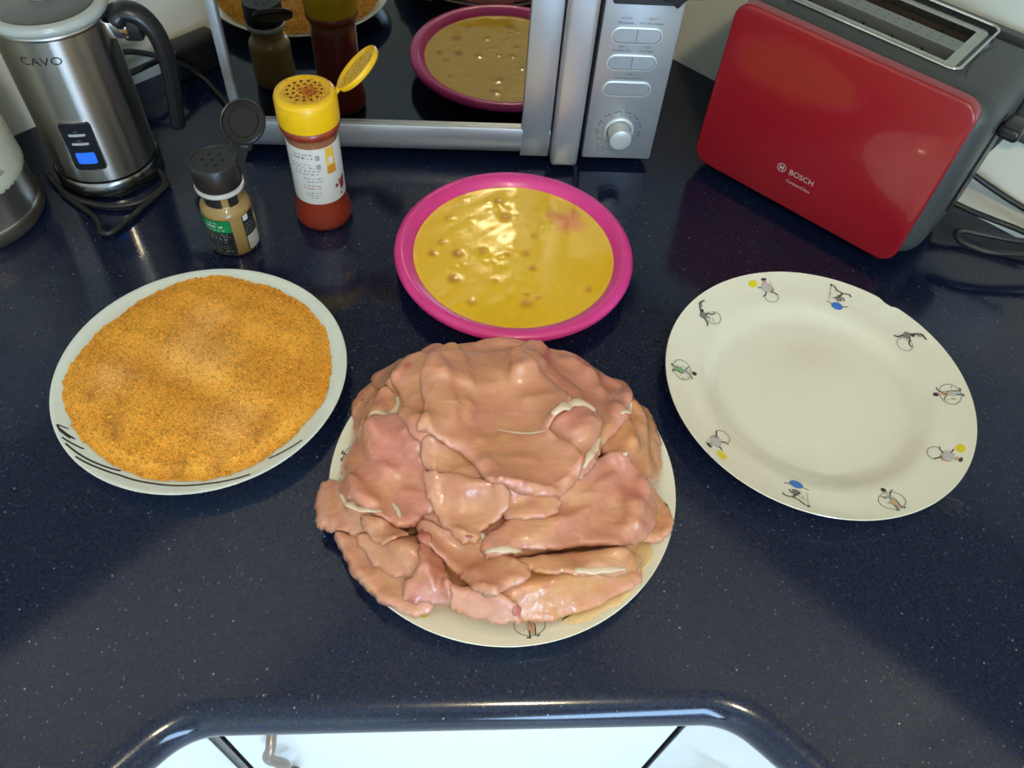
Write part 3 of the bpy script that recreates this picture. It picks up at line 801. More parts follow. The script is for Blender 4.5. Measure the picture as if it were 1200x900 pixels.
SL = [
 ('orange_tab', .0075, .005, OCH, 'small orange-tinted chicken flap sticking over the right rim of the plate', [(0.1319, 0.3), (0.1541, 0.3017), (0.1646, 0.2795), (0.164, 0.2691), (0.1522, 0.2584), (0.1309, 0.2582), (0.1204, 0.2758)]),
 ('lower_left', .0095, .006, TAN, 'broad chicken slice lying along the lower left rim of the plate', [(-0.0893, 0.2672), (-0.0714, 0.2628), (-0.0515, 0.2537), (-0.0303, 0.255), (-0.0182, 0.2388), (-0.014, 0.2159), (-0.0177, 0.203), (-0.0294, 0.2003), (-0.0482, 0.2097), (-0.0681, 0.2275), (-0.0801, 0.2452)]),
 ('lower_right', .009, .006, OCH, 'large yellowish chicken slice at the lower right front of the pile', [(0.0087, 0.2317), (0.0368, 0.2377), (0.0734, 0.2412), (0.1239, 0.244), (0.1354, 0.2341), (0.1299, 0.2239), (0.103, 0.209), (0.0782, 0.1986), (0.0573, 0.1929), (0.0444, 0.1943), (0.0316, 0.1983), (0.0164, 0.2112)]),
 ('bottom_mid', .007, .005, PALEC, 'pale pink chicken slice reaching nearest the front rim of the plate', [(-0.009, 0.2218), (0.0063, 0.2184), (0.024, 0.2152), (0.0392, 0.2043), (0.045, 0.1925), (0.0318, 0.1911), (0.014, 0.1961), (0.0014, 0.2018), (-0.0063, 0.2077)]),
 ('far_right', .010, .006, OCH, 'tan chicken slice at the far right edge of the pile', [(0.132, 0.3798), (0.1577, 0.3802), (0.1653, 0.3517), (0.1642, 0.3294), (0.1604, 0.3146), (0.1483, 0.3005), (0.1325, 0.3036), (0.1123, 0.313), (0.1096, 0.3406)]),
 ('left_wing', .009, .007, TAN, 'rounded chicken flap jutting out over the left rim of the plate', [(-0.1067, 0.2903), (-0.1043, 0.3099), (-0.0866, 0.3088), (-0.0646, 0.2916), (-0.0497, 0.274), (-0.0492, 0.2608), (-0.0685, 0.2602), (-0.0866, 0.2664), (-0.1019, 0.2728)]),
 ('left_inner', .006, .005, TAN, 'tan chicken slice left of the dark pink slice', [(-0.0713, 0.2603), (-0.0461, 0.2526), (-0.0225, 0.2589), (-0.0143, 0.2383), (-0.018, 0.225), (-0.0322, 0.2242), (-0.0509, 0.2317), (-0.065, 0.2454)]),
 ('back_left', .009, .006, TAN, 'chicken slice at the back left of the pile facing the breadcrumbs', [(-0.0868, 0.3813), (-0.0818, 0.3967), (-0.0628, 0.419), (-0.0394, 0.4362), (0.0, 0.4111), (0.0144, 0.3434), (-0.024, 0.3131), (-0.0551, 0.32), (-0.0793, 0.3424)]),
 ('back_top', .010, .006, TAN, 'chicken slice at the very back of the pile beside the magenta plate', [(-0.0731, 0.4068), (-0.0515, 0.4207), (-0.0285, 0.434), (-0.0001, 0.4434), (0.0321, 0.4475), (0.0709, 0.4455), (0.0739, 0.4165), (0.0656, 0.3829), (0.0232, 0.3585), (-0.0258, 0.365), (-0.0528, 0.3695)]),
 ('back_right', .009, .006, PNK, 'pinkish chicken slice at the back right of the pile', [(0.046, 0.4078), (0.0857, 0.4261), (0.1191, 0.4112), (0.1465, 0.4071), (0.1408, 0.3722), (0.1317, 0.3455), (0.112, 0.3231), (0.0862, 0.3151), (0.0621, 0.3365), (0.0406, 0.3626)]),
 ('pink_end', .0075, .005, DEEP, 'dark pink chicken slice hanging to the front left rim of the plate', [(-0.0255, 0.2518), (-0.0145, 0.2478), (-0.0053, 0.2304), (-0.0033, 0.2167), (-0.0048, 0.2068), (-0.0205, 0.2085), (-0.0285, 0.2075), (-0.0365, 0.2125), (-0.0361, 0.2211), (-0.0258, 0.2305)]),
 ('strip', .0065, .005, OCH, 'long narrow chicken strip with a white fat edge at the lower right', [(0.0368, 0.2331), (0.0708, 0.2423), (0.1122, 0.2455), (0.1348, 0.2455), (0.1312, 0.2353), (0.1249, 0.2297), (0.0945, 0.224), (0.073, 0.2237), (0.0495, 0.2262)]),
 ('mid_low', .0075, .005, TAN, 'chicken slice at the middle front, right beside the dark pink slice', [(-0.0307, 0.2677), (0.0009, 0.2565), (0.0267, 0.2451), (0.0445, 0.2331), (0.0521, 0.2217), (0.0366, 0.2128), (0.0228, 0.205), (0.0101, 0.216), (-0.004, 0.2314), (-0.0209, 0.2463)]),
 ('big_right', .0085, .006, PNK, 'big smooth chicken slice covering the right side of the pile', [(0.0617, 0.2795), (0.0938, 0.3035), (0.1189, 0.3179), (0.1334, 0.3102), (0.1482, 0.295), (0.1509, 0.273), (0.1421, 0.2602), (0.1195, 0.2464), (0.0982, 0.2484), (0.0708, 0.243), (0.0524, 0.2415), (0.0266, 0.2355), (0.0184, 0.2381), (0.019, 0.2491), (0.0373, 0.2655)]),
 ('left_small', .006, .005, TAN, 'small rounded chicken tip below the white-edged slice at left', [(-0.0695, 0.2698), (-0.0494, 0.2674), (-0.0344, 0.2581), (-0.035, 0.253), (-0.0486, 0.2467), (-0.0603, 0.2534)]),
 ('left_large', .0095, .006, ROSE, 'large rosy chicken slice with white fat edge on the left side', [(-0.0883, 0.3104), (-0.0881, 0.329), (-0.0776, 0.3416), (-0.0597, 0.3439), (-0.0336, 0.3429), (-0.0131, 0.3149), (-0.015, 0.2738), (-0.0249, 0.2682), (-0.0305, 0.2605), (-0.0465, 0.2621), (-0.0658, 0.2733), (-0.0843, 0.2889)]),
 ('left_flap', .007, .005, TAN, 'narrow chicken flap between the rosy left slice and the topmost slice', [(-0.0516, 0.3738), (-0.0439, 0.3941), (-0.0179, 0.3919), (0.0003, 0.3485), (-0.0049, 0.3106), (-0.0268, 0.3136), (-0.0432, 0.336), (-0.0414, 0.3547)]),
 ('centre_light', .005, .007, TAN, 'light yellowish chicken piece just below the topmost slice', [(-0.0268, 0.3121), (-0.005, 0.3172), (0.0275, 0.2994), (0.0484, 0.282), (0.0375, 0.2734), (0.006, 0.2773), (-0.018, 0.291)]),
 ('small_under', .0065, .005, PNK, 'small chicken piece peeking out under the right front of the topmost slice', [(0.0271, 0.2818), (0.0645, 0.2825), (0.0751, 0.2751), (0.0696, 0.2643), (0.0503, 0.2602), (0.0334, 0.2642)]),
 ('roll', .012, .009, ROSE, 'rolled pink chicken end with whitish skin right of the topmost slice', [(0.0617, 0.3293), (0.0771, 0.344), (0.0869, 0.3533), (0.1072, 0.3465), (0.1091, 0.3296), (0.1061, 0.3103), (0.0959, 0.2944), (0.0871, 0.2905), (0.0769, 0.3045)]),
 ('centre_flap', .0065, .005, TAN, 'tongue-shaped chicken flap hanging down the centre of the pile', [(-0.0248, 0.2934), (-0.0154, 0.2948), (0.0166, 0.2877), (0.0371, 0.2794), (0.0353, 0.266), (0.0203, 0.2565), (0.0143, 0.2469), (0.0023, 0.2483), (-0.0108, 0.2613), (-0.0203, 0.2771)]),
 ('top', .0085, .006, TAN, 'topmost large chicken slice crowning the pile', [(-0.0291, 0.3596), (-0.0236, 0.3832), (-0.006, 0.3987), (0.0183, 0.403), (0.0426, 0.4026), (0.0653, 0.3789), (0.0877, 0.356), (0.0796, 0.3385), (0.0685, 0.3254), (0.0872, 0.3103), (0.0908, 0.2953), (0.0809, 0.2811), (0.0615, 0.2748), (0.0337, 0.2783), (0.0192, 0.2862), (0.006, 0.3048), (-0.0104, 0.3137), (-0.0298, 0.3202), (-0.0234, 0.3364)]),
]
SLO = {}
for k, (nm, T, rad, colr, lab, out) in enumerate(SL):
    out = [(x, y + max(0, .216 - y) * .2) for x, y in out]
    SLO[nm] = slice_of_chicken(out, T * .82, rad * 1.35, colr, lab, 30 + k, sig={'top': 7.5, 'left_large': 6.5, 'big_right': 6.5, 'back_top': 6.5}.get(nm, 5.0))
FATM = mat('white_chicken_fat', (.80, .58, .42), .4, coat=.3, sss=.3, noise=.08, nscale=200)
for owner, r, pts in (('left_large', .0026, [(-.0850, .2915), (-.0784, .2812), (-.0664, .2733), (-.0530, .2690)]), ('left_large', .0020, [(-.0465, .3640), (-.0453, .3560), (-.0512, .3467), (-.0647, .3478), (-.0746, .3399)]),
                      ('centre_flap', .0030, [(.0177, .2546), (.0185, .2505), (.0169, .2479)]), ('strip', .0026, [(.0823, .2255), (.1002, .2274), (.1204, .2313)]), ('big_right', .0024, [(.0199, .2391), (.0369, .2401), (.0472, .2413)]),
                      ('roll', .0034, [(.0700, .3330), (.0796, .3400), (.0900, .3450), (.1040, .3430)]), ('roll', .0024, [(.0915, .2950), (.0985, .3073), (.1064, .3221)]), ('back_right', .0022, [(.1258, .3453), (.1335, .3520), (.1380, .3640)]), ('big_right', .0022, [(.1253, .3147), (.1267, .3117)]),
                      ('left_large', .0014, [(-.0460, .2780), (-.0420, .2720), (-.0400, .2660)]), ('top', .0006, [(.030, .330), (.050, .326), (.068, .3235)])):
    P = spline([(x, y, 0) for x, y in pts], 6)
    o = SLO[owner]
    P = [Vector((p.x - o.location.x, p.y - o.location.y, float(bil(HM, np.array([p.x]), np.array([p.y]))[0]) + r * .05)) for p in P]
    zs = [p.z for p in P]
    for i in range(1, len(P) - 1): P[i].z = (zs[i - 1] + zs[i] + zs[i + 1]) / 3
    f = MB().tube(P, r, 8, 1, rad=lambda t, r=r: 1.25 * r * (.35 + .65 * math.sin(PI * min(max(t, .04), .96))) * (1 + .18 * math.sin(t * 21)), flat=.42).build('fat_strip', FATM, o, angle=180)
    f['label'] = 'white strip of fat'
BLOOD = mat('dark_red_meat', (.50, .135, .095), .35, coat=.6, noise=.2, nscale=250)
for owner, r, pts in (('mid_low', .0030, [(-.0235, .2590), (-.0225, .2500), (-.0185, .2430)]), ('mid_low', .0022, [(.0030, .2262), (.0060, .2250)]), ('back_left', .0016, [(-.0775, .3840), (-.0765, .3800)]),
                      ('lower_right', .0022, [(.0405, .2035), (.0430, .1995)]), ('left_flap', .0024, [(-.0400, .3760), (-.0360, .3830)]), ('centre_flap', .0016, [(.0060, .2510), (.0120, .2500)])):
    o = SLO[owner]; P = spline([(x, y, 0) for x, y in pts], 5)
    P = [Vector((p.x - o.location.x, p.y - o.location.y, float(bil(HM, np.array([p.x]), np.array([p.y]))[0]) - r * .15)) for p in P]
    MB().tube(P, r, 8, 1, rad=lambda t, r=r: 1.7 * r * (.2 + .8 * math.sin(PI * min(max(t, .05), .95))), flat=.2).build('blood_spot', BLOOD, o, angle=180)['label'] = 'dark red blood spot'
# juice seeping from the pile on the right rim
g = random.Random(5); q = MB(); ol = smooth_outline([(.128, .262), (.141, .262), (.147, .250), (.139, .238), (.132, .225), (.118, .212), (.100, .203), (.085, .1965), (.075, .2025), (.100, .215), (.12, .235)], 5, jag=.0006)
cx_, cy_ = ol.mean(0); n = len(ol)
for s, dz in ((1, .0003), (.96, .0008), (.75, .0010)):
    for x, y in ol:
        X_, Y_ = cx_ + (x - cx_) * s, cy_ + (y - cy_) * s
        q.v.append((X_, Y_, interp(DIN_TOP, min(.134, math.hypot(X_ - CH[0], Y_ - CH[1]))) + .0002 + dz))
for lv in range(2): q.f += [(lv * n + i, lv * n + (i + 1) % n, (lv + 1) * n + (i + 1) % n, (lv + 1) * n + i) for i in range(n)]
q.f.append(tuple(range(2 * n, 3 * n))); q.mi = [0] * len(q.f)
jm = mat('orange_chicken_juice', (.84, .60, .30), .08, coat=.5)
tag(q.build('chicken_juice', jm, angle=180), 'thin orange juice film on the front right rim beside the chicken', 'juice')

# water drop on the worktop
q = MB().lathe([(0, .0011), (.006, .0010), (.0105, .0005), (.0115, .00005)], 32)
q.xform(lambda x, y, z: (.4073 + x * (1 + .2 * math.sin(3 * math.atan2(y, x))), (.3002 + y * .8), z * 1.2 + .0002))
tag(q.build('water_drop', mat('clear_water', (1, 1, 1), .0, trans=1.0, ior=1.33), angle=180), 'small clear water drop on the worktop beside the empty plate', 'water')

# ------------------------------------------------------------------ microwave
MX0, MX1, MY, MZ0, MZ1 = -.238, .214, .735, .010, .268
mw = empty('microwave', (0, MY, 0))
tag(mw, 'silver microwave oven with dark mirror door in the corner', 'microwave')
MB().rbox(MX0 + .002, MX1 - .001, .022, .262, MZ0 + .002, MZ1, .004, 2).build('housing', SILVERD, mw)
for fx in (MX0 + .04, MX1 - .04):
    for fy in (.045, .235):
        MB().lathe([(0, 0), (.012, 0), (.013, .012), (0, .012)], 16, (fx, fy, 0)).build('foot', BLACKR, mw)
door = MB()
DX1 = .132
# frame pieces round the window
door.rbox(MX0, MX0 + .009, 0, .022, MZ0, MZ1, .0015, 2)
door.rbox(.067, .099, 0.0, .022, MZ0, MZ1, .0015, 2)
door.rbox(MX0 + .007, .069, 0.001, .022, .236, MZ1, .0015, 2)
prof = [(.0, .0425), (.001, .044), (.022, .044), (.022, MZ0), (.009, MZ0), (.004, .013), (.0005, .022)]
door.prism(prof, lambda a, b, d: (d, a, b), MX0 + .002, .099)
door = door.build('door', SILVER, mw)
MB().box(MX0 + .006, .070, .006, .012, .043, .238).build('door_glass', DARKGLASS, door, smooth=False)
h = MB()
hp = [(-.004, .012), (-.011, .020), (-.012, .05), (-.012, .22), (-.011, .255), (-.004, .265), (.010, .265), (.010, .012)]
h.rbox(.1005, .1305, -.013, .018, .0065, .266, .005, 4)
h.build('door_handle', mat('pale_silver_paint', (.48, .48, .51), .30, metal=.5), door)
MB().box(.0985, .136, .014, .022, MZ0 + .002, MZ1 - .002).build('handle_recess', BLACK, door, smooth=False)
cp = MB().rbox(.1365, MX1, 0, .022, MZ0, MZ1, .002, 2).build('control_panel', SILVER, mw)
def pill(x0, x1, zc, hh, y0, y1):
    return MB().prism(rrect(x0, x1, zc - hh, zc + hh, hh * .999, 8), front_xz(0), y0, y1)
BTN = mat('pale_button', (.60, .62, .62), .35, metal=.3)
for zc, split in ((.1555, True), (.1270, True), (.0975, False)):
    q = MB()
    o1 = rrect(.1470, .1980, zc - .0090, zc + .0090, .0088, 8); o2 = rrect(.1486, .1964, zc - .0073, zc + .0073, .0072, 8); n = len(o1)
    for ol, y in ((o1, .0001), (o1, -.0012), (o2, -.0016), (o2, .0002)):
        q.v += [(a, y, b) for a, b in ol]
    for lv in range(3): q.f += [(lv * n + i, lv * n + (i + 1) % n, (lv + 1) * n + (i + 1) % n, (lv + 1) * n + i) for i in range(n)]
    q.mi = [0] * len(q.f)
    q.build('button_ring', BTN, cp, angle=30)
    o3 = rrect(.1492, .1958, zc - .0067, zc + .0067, .0066, 8)
    halves = ((.1492, .1722), (.1728, .1958)) if split else ((.1492, .1958),)
    for a, b in halves:
        ol = [(min(max(x, a), b), z) for x, z in o3]
        ol2 = [p for i, p in enumerate(ol) if p != ol[i - 1]]
        MB().prism(ol2, front_xz(0), -.0011, .0006).build('button', SILVER, cp, angle=30)
    MB().prism(rrect(.1486, .1964, zc - .0073, zc + .0073, .0072, 8), front_xz(0), -.0001, .0004).build('button_gap', INKG, cp, smooth=False)
KX, KZ = .1725, .047
def turned(prof, n, cx, cz, y0=0):
    q = MB().lathe(prof, n); return q.xform(lambda x, y, z: (cx + x, y0 - z, cz + y))
turned([(.0165, 0), (.0165, .002), (.0150, .003), (.0135, .003), (.0130, .0005)], 40, KX, KZ).build('knob_ring', BTN, cp)
turned([(.0125, .0), (.0122, .016), (.0115, .0185), (.0100, .0192), (0, .0192)], 40, KX, KZ).build('knob', BTN, cp)
MB().prism(rrect(.1435, .2085, .1865, .240, .003, 4), front_xz(0), -.0006, .001).build('display', BLACK, cp, smooth=False)
def letter(s, x, z, size, mt, parent, y=-.0003, name='lettering', **k):
    v, f = text_geo(s, size, **k)
    q = MB(); q.v = [(x + a, y, z + b) for a, b, c_ in v]; q.f = f; q.mi = [0] * len(f)
    return q.build(name, mt, parent, smooth=False)
for s, x, z in (('Microwave', .1595, .1672), ('W.T./Time Defrost', .1850, .1672), ('Clock/Pre-Set', .1595, .1385), ('Stop/Clear', .1850, .1385), ('Start/+30Sec./Confirm', .1725, .1085)):
    letter(s, x, z, .0034 if len(s) < 16 else .0031, INKG, cp)
for s, x, z in (('\u05dc\u05d2\u05d5\u05e8\u05e7\u05d9\u05de', .1595, .1718), ('\u05e8\u05d5\u05e9\u05e4\u05d4', .1850, .1718), ('\u05df\u05d5\u05e2\u05e9', .1595, .1428), ('\u05e8\u05d5\u05e6\u05e2', .1850, .1428), ('\u05dc\u05d9\u05d7\u05ea\u05d4', .1725, .1128)):
    letter(s, x, z, .0034, INKG, cp)
q = MB()
for i in range(9):
    a = math.radians(215 - i * 31); rr_ = .0205; x, z = KX + rr_ * math.cos(a), KZ + rr_ * math.sin(a)
    n = 8; q.add([(x + .0007 * math.cos(2 * PI * k / n), -.0003, z + .0007 * math.sin(2 * PI * k / n)) for k in range(n)], [tuple(range(n))])
for i in range(26):
    if i % 3 == 1: continue
    a = math.radians(210 - i * 9.2)
    a2 = a - math.radians(6)
    q.add([(KX + r_ * math.cos(t), -.0003, KZ + r_ * math.sin(t)) for r_, t in ((.0228, a), (.0243, a), (.0243, a2), (.0228, a2))], [(0, 1, 2, 3)])
q.build('dial_marks', INKG, cp, smooth=False)
q = MB().add([], [])
for k in range(20):
    a, b = 2 * PI * k / 20, 2 * PI * (k + 1) / 20
    q.add([(.1560 + r_ * 1.3 * math.cos(t), -.0003, .0225 + r_ * math.sin(t)) for r_, t in ((.0026, a), (.0031, a), (.0031, b), (.0026, b))], [(0, 1, 2, 3)])
q.add([(.160, -.0003, .0222), (.172, -.0003, .0222), (.172, -.0003, .0226), (.160, -.0003, .0226)], [(0, 1, 2, 3)])
q.build('dial_symbol', INKG, cp, smooth=False)

# black cloth over the top right corner of the microwave
q = MB(); NU, NVv = 26, 18
for i in range(NU):
    for j in range(NVv):
        u = i / (NU - 1); v = j / (NVv - 1)
        x = .188 + .038 * u
        hem = .197 - .008 * math.exp(-((u - .40) / .14) ** 2) + .004 * u
        if v < .45:
            s = v / .45; y = .10 - s * .113; z = MZ1 + .004
        else:
            s = (v - .45) / .55; y = -.0135 - .0015 * math.sin(u * 9) * s; z = MZ1 + .004 + (hem - MZ1 - .004) * s
        q.v.append((x, y, z))
for i in range(NU - 1):
    for j in range(NVv - 1): q.f.append((i * NVv + j, (i + 1) * NVv + j, (i + 1) * NVv + j + 1, i * NVv + j + 1)); q.mi.append(0)
cl = q.build('kitchen_cloth', mat('black_cloth', (.02, .02, .022), .9, bump=.5, bscale=900), angle=180)
cl.location = (0, MY, 0)
sm = cl.modifiers.new('thickness', 'SOLIDIFY'); sm.thickness = .002
tag(cl, 'black cloth hanging over the top right corner of the microwave', 'cloth')

# ------------------------------------------------------------------ toaster
to = empty('toaster', (.2632, .7383, 0), math.radians(-43.93))
tag(to, 'red and dark grey two-slot toaster beside the microwave', 'toaster')
def apply_boolean(ob, cutters):
    for c_ in cutters:
        mo = ob.modifiers.new('cut', 'BOOLEAN'); mo.operation = 'DIFFERENCE'; mo.object = c_; mo.solver = 'EXACT'
    dg = bpy.context.evaluated_depsgraph_get(); dg.update()
    me = bpy.data.meshes.new_from_object(ob.evaluated_get(dg)); ob.modifiers.clear(); old = ob.data; ob.data = me
    for c_ in cutters: bpy.data.objects.remove(c_)
    return ob
body = MB().rbox(-.006, .2555, .008, .148, .012, .1925, .024, 6).build('body', GREYP)
cut = MB().box(.040, .192, .046, .126, .05, .25).build('cutter', GREYP, smooth=False)
body = apply_boolean(body, [cut]); body.parent = to
body.data.shade_smooth(); body.data.set_sharp_from_angle(angle=math.radians(35))
# red front panel, soft edge
def soft_panel(o, y_f, y_b, bev):
    q = MB(); n = len(o)
    cx_ = sum(p[0] for p in o) / n; cz_ = sum(p[1] for p in o) / n
    def inset(d):
        out = []
        for i in range(n):
            a = Vector(o[i - 1]); b = Vector(o[(i + 1) % n]); t = (b - a).normalized(); nn = Vector((-t.y, t.x))
            p = Vector(o[i]) + nn * d; out.append((p.x, p.y))
        return out
    rings_ = [(o, y_b)] + [(inset(bev * (1 - math.cos(a))), y_f + bev * (1 - math.sin(a))) for a in (0, .4, .8, 1.2, PI / 2)]
    for ol, y in rings_: q.v += [(a, y, b) for a, b in ol]
    for lv in range(len(rings_) - 1): q.f += [(lv * n + i, lv * n + (i + 1) % n, (lv + 1) * n + (i + 1) % n, (lv + 1) * n + i) for i in range(n)]
    q.f += [tuple(range(n))[::-1], tuple(range((len(rings_) - 1) * n, len(rings_) * n))]; q.mi = [0] * len(q.f)
    return q
panel = soft_panel(rrect(0, .243, .012, .194, .017, 8), 0, .013, .003).build('front_panel', REDP, to, angle=50)
soft = soft_panel(rrect(0, .243, .012, .194, .017, 8), 0, .013, .003)
soft.xform(lambda x, y, z: (x, .156 - y, z)).build('back_panel', GREYP, to, angle=50)
for fx in (.03, .215):
    for fy in (.035, .12): MB().lathe([(0, 0), (.011, 0), (.012, .014), (0, .014)], 16, (fx, fy, 0)).build('foot', BLACKR, to)
LOGO = mat('silver_print', (.50, .42, .40), .4)
letter('BOSCH', .1245, .0520, .0088, LOGO, panel, y=-.0003)
letter('CompactClass', .1245, .0427, .0048, LOGO, panel, y=-.0003)
q = MB(); LX, LZ = .1010, .0550
for k in range(32):
    a, b = 2 * PI * k / 32, 2 * PI * (k + 1) / 32
    q.add([(LX + r_ * math.cos(t), -.0003, LZ + r_ * math.sin(t)) for r_, t in ((.0043, a), (.0050, a), (.0050, b), (.0043, b))], [(0, 1, 2, 3)])
for dx in (-.0019, .0019): q.add([(LX + dx - .0004, -.0003, LZ - .0034), (LX + dx + .0004, -.0003, LZ - .0034), (LX + dx + .0004, -.0003, LZ + .0034), (LX + dx - .0004, -.0003, LZ + .0034)], [(0, 1, 2, 3)])
q.add([(LX - .0019, -.0003, LZ - .0011), (LX + .0019, -.0003, LZ - .0011), (LX + .0019, -.0003, LZ + .0011), (LX - .0019, -.0003, LZ + .0011)], [(0, 1, 2, 3)])
q.build('emblem', LOGO, panel, smooth=False)
# well, slots and rack
TR = mat('worn_chrome', (.50, .48, .42), .22, metal=1, noise=.15, nscale=120)
liner = MB()
liner.box(.0405, .042, .0465, .1255, .052, .188); liner.box(.190, .1915, .0465, .1255, .052, .188)
liner.box(.0405, .1915, .0465, .048, .052, .188); liner.box(.0405, .1915, .124, .1255, .052, .188); liner.box(.0405, .1915, .0465, .1255, .0505, .052)
liner.build('slot_liner', mat('scorched_metal', (.12, .09, .065), .5, metal=.6), to, smooth=False)
def top_frame(o_out, o_in, z0, z1):
    q = MB(); n = len(o_out)
    for ol, z in ((o_out, z0), (o_out, z1), (o_in, z1), (o_in, z0)): q.v += [(a, b, z) for a, b in ol]
    for lv in range(4): q.f += [(lv * n + i, lv * n + (i + 1) % n, ((lv + 1) % 4) * n + (i + 1) % n, ((lv + 1) % 4) * n + i) for i in range(n)]
    q.mi = [0] * len(q.f); return q
top_frame(rrect(.034, .198, .040, .132, .008, 6), rrect(.044, .188, .050, .122, .002, 6), .188, .1938).build('slot_frame', TR, to, angle=30)
div = MB().box(.042, .190, .0755, .0965, .1700, .1926).build('slot_divider', mat('grey_metal', (.30, .30, .29), .45, metal=.7), to, smooth=False)
q = MB()
for i in range(12):
    for j in range(2):
        x, y = .060 + i * .0108, .082 + j * .008
        q.add([(x + .0009 * math.cos(2 * PI * k / 8), y + .0009 * math.sin(2 * PI * k / 8), .1928) for k in range(8)], [tuple(range(8))])
q.build('divider_holes', INK, div, smooth=False)
for y in (.0535, .0725, .0995, .1185):
    for x in (.070, .100, .130, .160):
        MB().tube([(x, y, .186), (x, y, .07)], .0009, 6, 1).build('guide_wire', TR, to)
    MB().tube([(.043, y, .165), (.189, y, .165)], .0009, 6, 1).build('guide_wire', TR, to)
rk = [(x, y, .1965) for x, y in rrect(.030, .204, .036, .140, .010, 5)]
wr = MB().tube(rk, .0016, 8, 1, closed=True).build('bun_rack', CHROME, to)
for x, y in ((.2035, .060), (.2035, .115), (.0305, .060), (.0305, .115)):
    MB().tube([(x, y, .1965), (x, y, .188)], .0015, 6, 1).build('rack_foot', CHROME, wr)
# seam on the rounded right shoulder, lever at that end
q = MB(); seam = []
for i in range(21):
    t = i / 20; y = .0145 + t * .128; seam.append((.222 - .018 * math.sin(PI * t) * 0 - .016 + .016 * abs(2 * t - 1) ** 2, y, .1927 - .010 * abs(2 * t - 1) ** 6))
MB().tube(seam, .0006, 6, 1).build('shell_seam', BLACK, to)
MB().rbox(.2550, .2578, .060, .070, .055, .165, .001, 2).build('lever_track', BLACK, to)
MB().rbox(.2560, .276, .050, .080, .150, .162, .004, 3).build('lever', BLACK, to)
# cord with strain relief and plug (world points -> toaster space)
def to_local(root, pts):
    mi = (Matrix.Translation(root.location) @ Matrix.Rotation(root.rotation_euler.z, 4, 'Z')).inverted()
    return [tuple(mi @ Vector(p)) for p in pts]
cordpts = [(.5125, .6590, .031), (.5247, .6523, .030), (.5429, .6402, .028), (.5714, .6317, .022), (.5992, .6161, .020), (.6400, .5950, .012), (.6600, .5780, .010), (.6500, .5640, .016), (.6178, .5684, .028), (.5735, .5714, .030), (.5383, .5742, .030), (.5159, .5860, .030), (.5106, .5964, .032), (.5158, .6007, .034), (.5340, .5940, .036), (.5765, .5849, .035), (.6308, .5857, .032), (.6480, .5930, .032), (.6370, .6089, .032), (.5999, .6330, .036), (.5669, .6550, .045), (.5340, .6680, .060), (.5320, .6690, .068), (.5400, .6640, .085), (.5478, .6625, .112)]
MB().tube(to_local(to, cordpts), .0032, 10, 6).build('power_cord', BLACKR, to, angle=180)
MB().tube(to_local(to, [(.488, .672, .032), (.505, .663, .031), (.528, .6505, .0295)]), .006, 12, 4).build('strain_relief', GREYP, to, angle=60)
pl = empty('plug_helper'); bpy.data.objects.remove(pl)
q = MB().rbox(-.019, .019, -.012, .016, -.022, .022, .006, 3)
q.rbox(-.014, .014, .016, .030, -.014, .016, .004, 2)
q.rbox(-.009, .009, -.009, .010, -.034, -.018, .004, 2)
rz = math.radians(-45)
wpts = [(.562 + x * math.cos(rz) - y * math.sin(rz), .6555 + x * math.sin(rz) + y * math.cos(rz), .140 + z) for x, y, z in q.v]
q.v = to_local(to, wpts)
q.build('plug', mat('grey_plug_plastic', (.07, .075, .075), .5), to)
# wall socket behind the plug
sk = empty('wall_socket', (.5895, .6495, .142), math.radians(-45))
tag(sk, 'white wall socket behind the toaster plug', 'socket')
MB().rbox(-.020, .068, -.008, -.0003, -.045, .045, .003, 2).build('plate', LAMINATE, sk)

# ------------------------------------------------------------------ kettle-shaped milk frother
KT = (-.37, .708)
kt = empty('milk_frother', (KT[0], KT[1], 0))
tag(kt, 'polished steel milk frother with black handle and blue-lit button', 'milk frother')
MB().lathe([(0, .001), (.050, .001), (.0525, .003), (.0525, .016), (.0505, .0195), (0, .0195)], 72).build('base', mat('dark_steel', (.30, .29, .28), .22, metal=1), kt, angle=30)
def brushed_material():
    m = mat('brushed_frother_steel', (0.46, 0.44, 0.41), 0.32, metal=1)
    nt = m.node_tree; b = nt.nodes['Principled BSDF']
    b.inputs['Anisotropic'].default_value = 1.0
    tg = nt.nodes.new('ShaderNodeTangent'); tg.direction_type = 'RADIAL'; tg.axis = 'Z'
    nt.links.new(tg.outputs['Tangent'], b.inputs['Tangent'])
    b.inputs['Anisotropic Rotation'].default_value = 0.25
    return m
MB().lathe([(.0480, .0205), (.0495, .0215), (.0500, .024), (.0500, .172), (.0502, .1740)], 96).build('body', brushed_material(), kt, angle=40)
MB().lathe([(.0500, .1742), (.0535, .1765), (.0545, .1800), (.0535, .1835), (.0505, .1850), (.0475, .1850), (.0470, .1835), (.0445, .1835)], 96).build('rim', mat('clear_grey_plastic', (.42, .44, .42), .2, coat=.4), kt, angle=60)
lid = MB().lathe([(.0445, .1838), (.0435, .1845), (.030, .1865), (0, .1875)], 72).build('lid', mat('smoky_lid', (.10, .10, .095), .25, coat=.4), kt, angle=60)
MB().lathe([(0, .187), (.010, .187), (.0105, .193), (.008, .1965), (0, .197)], 32).build('lid_knob', mat('clear_grey_plastic', (.3, .3, .3), .2), lid)
MB().lathe([(.0503, .1705), (.0508, .1715), (.0508, .1735), (.0503, .1742)], 96).build('collar', STEEL, kt)
ph = math.radians(5)
def hk(r, z, t=0): return (r * math.cos(ph) - t * math.sin(ph), r * math.sin(ph) + t * math.cos(ph), z)
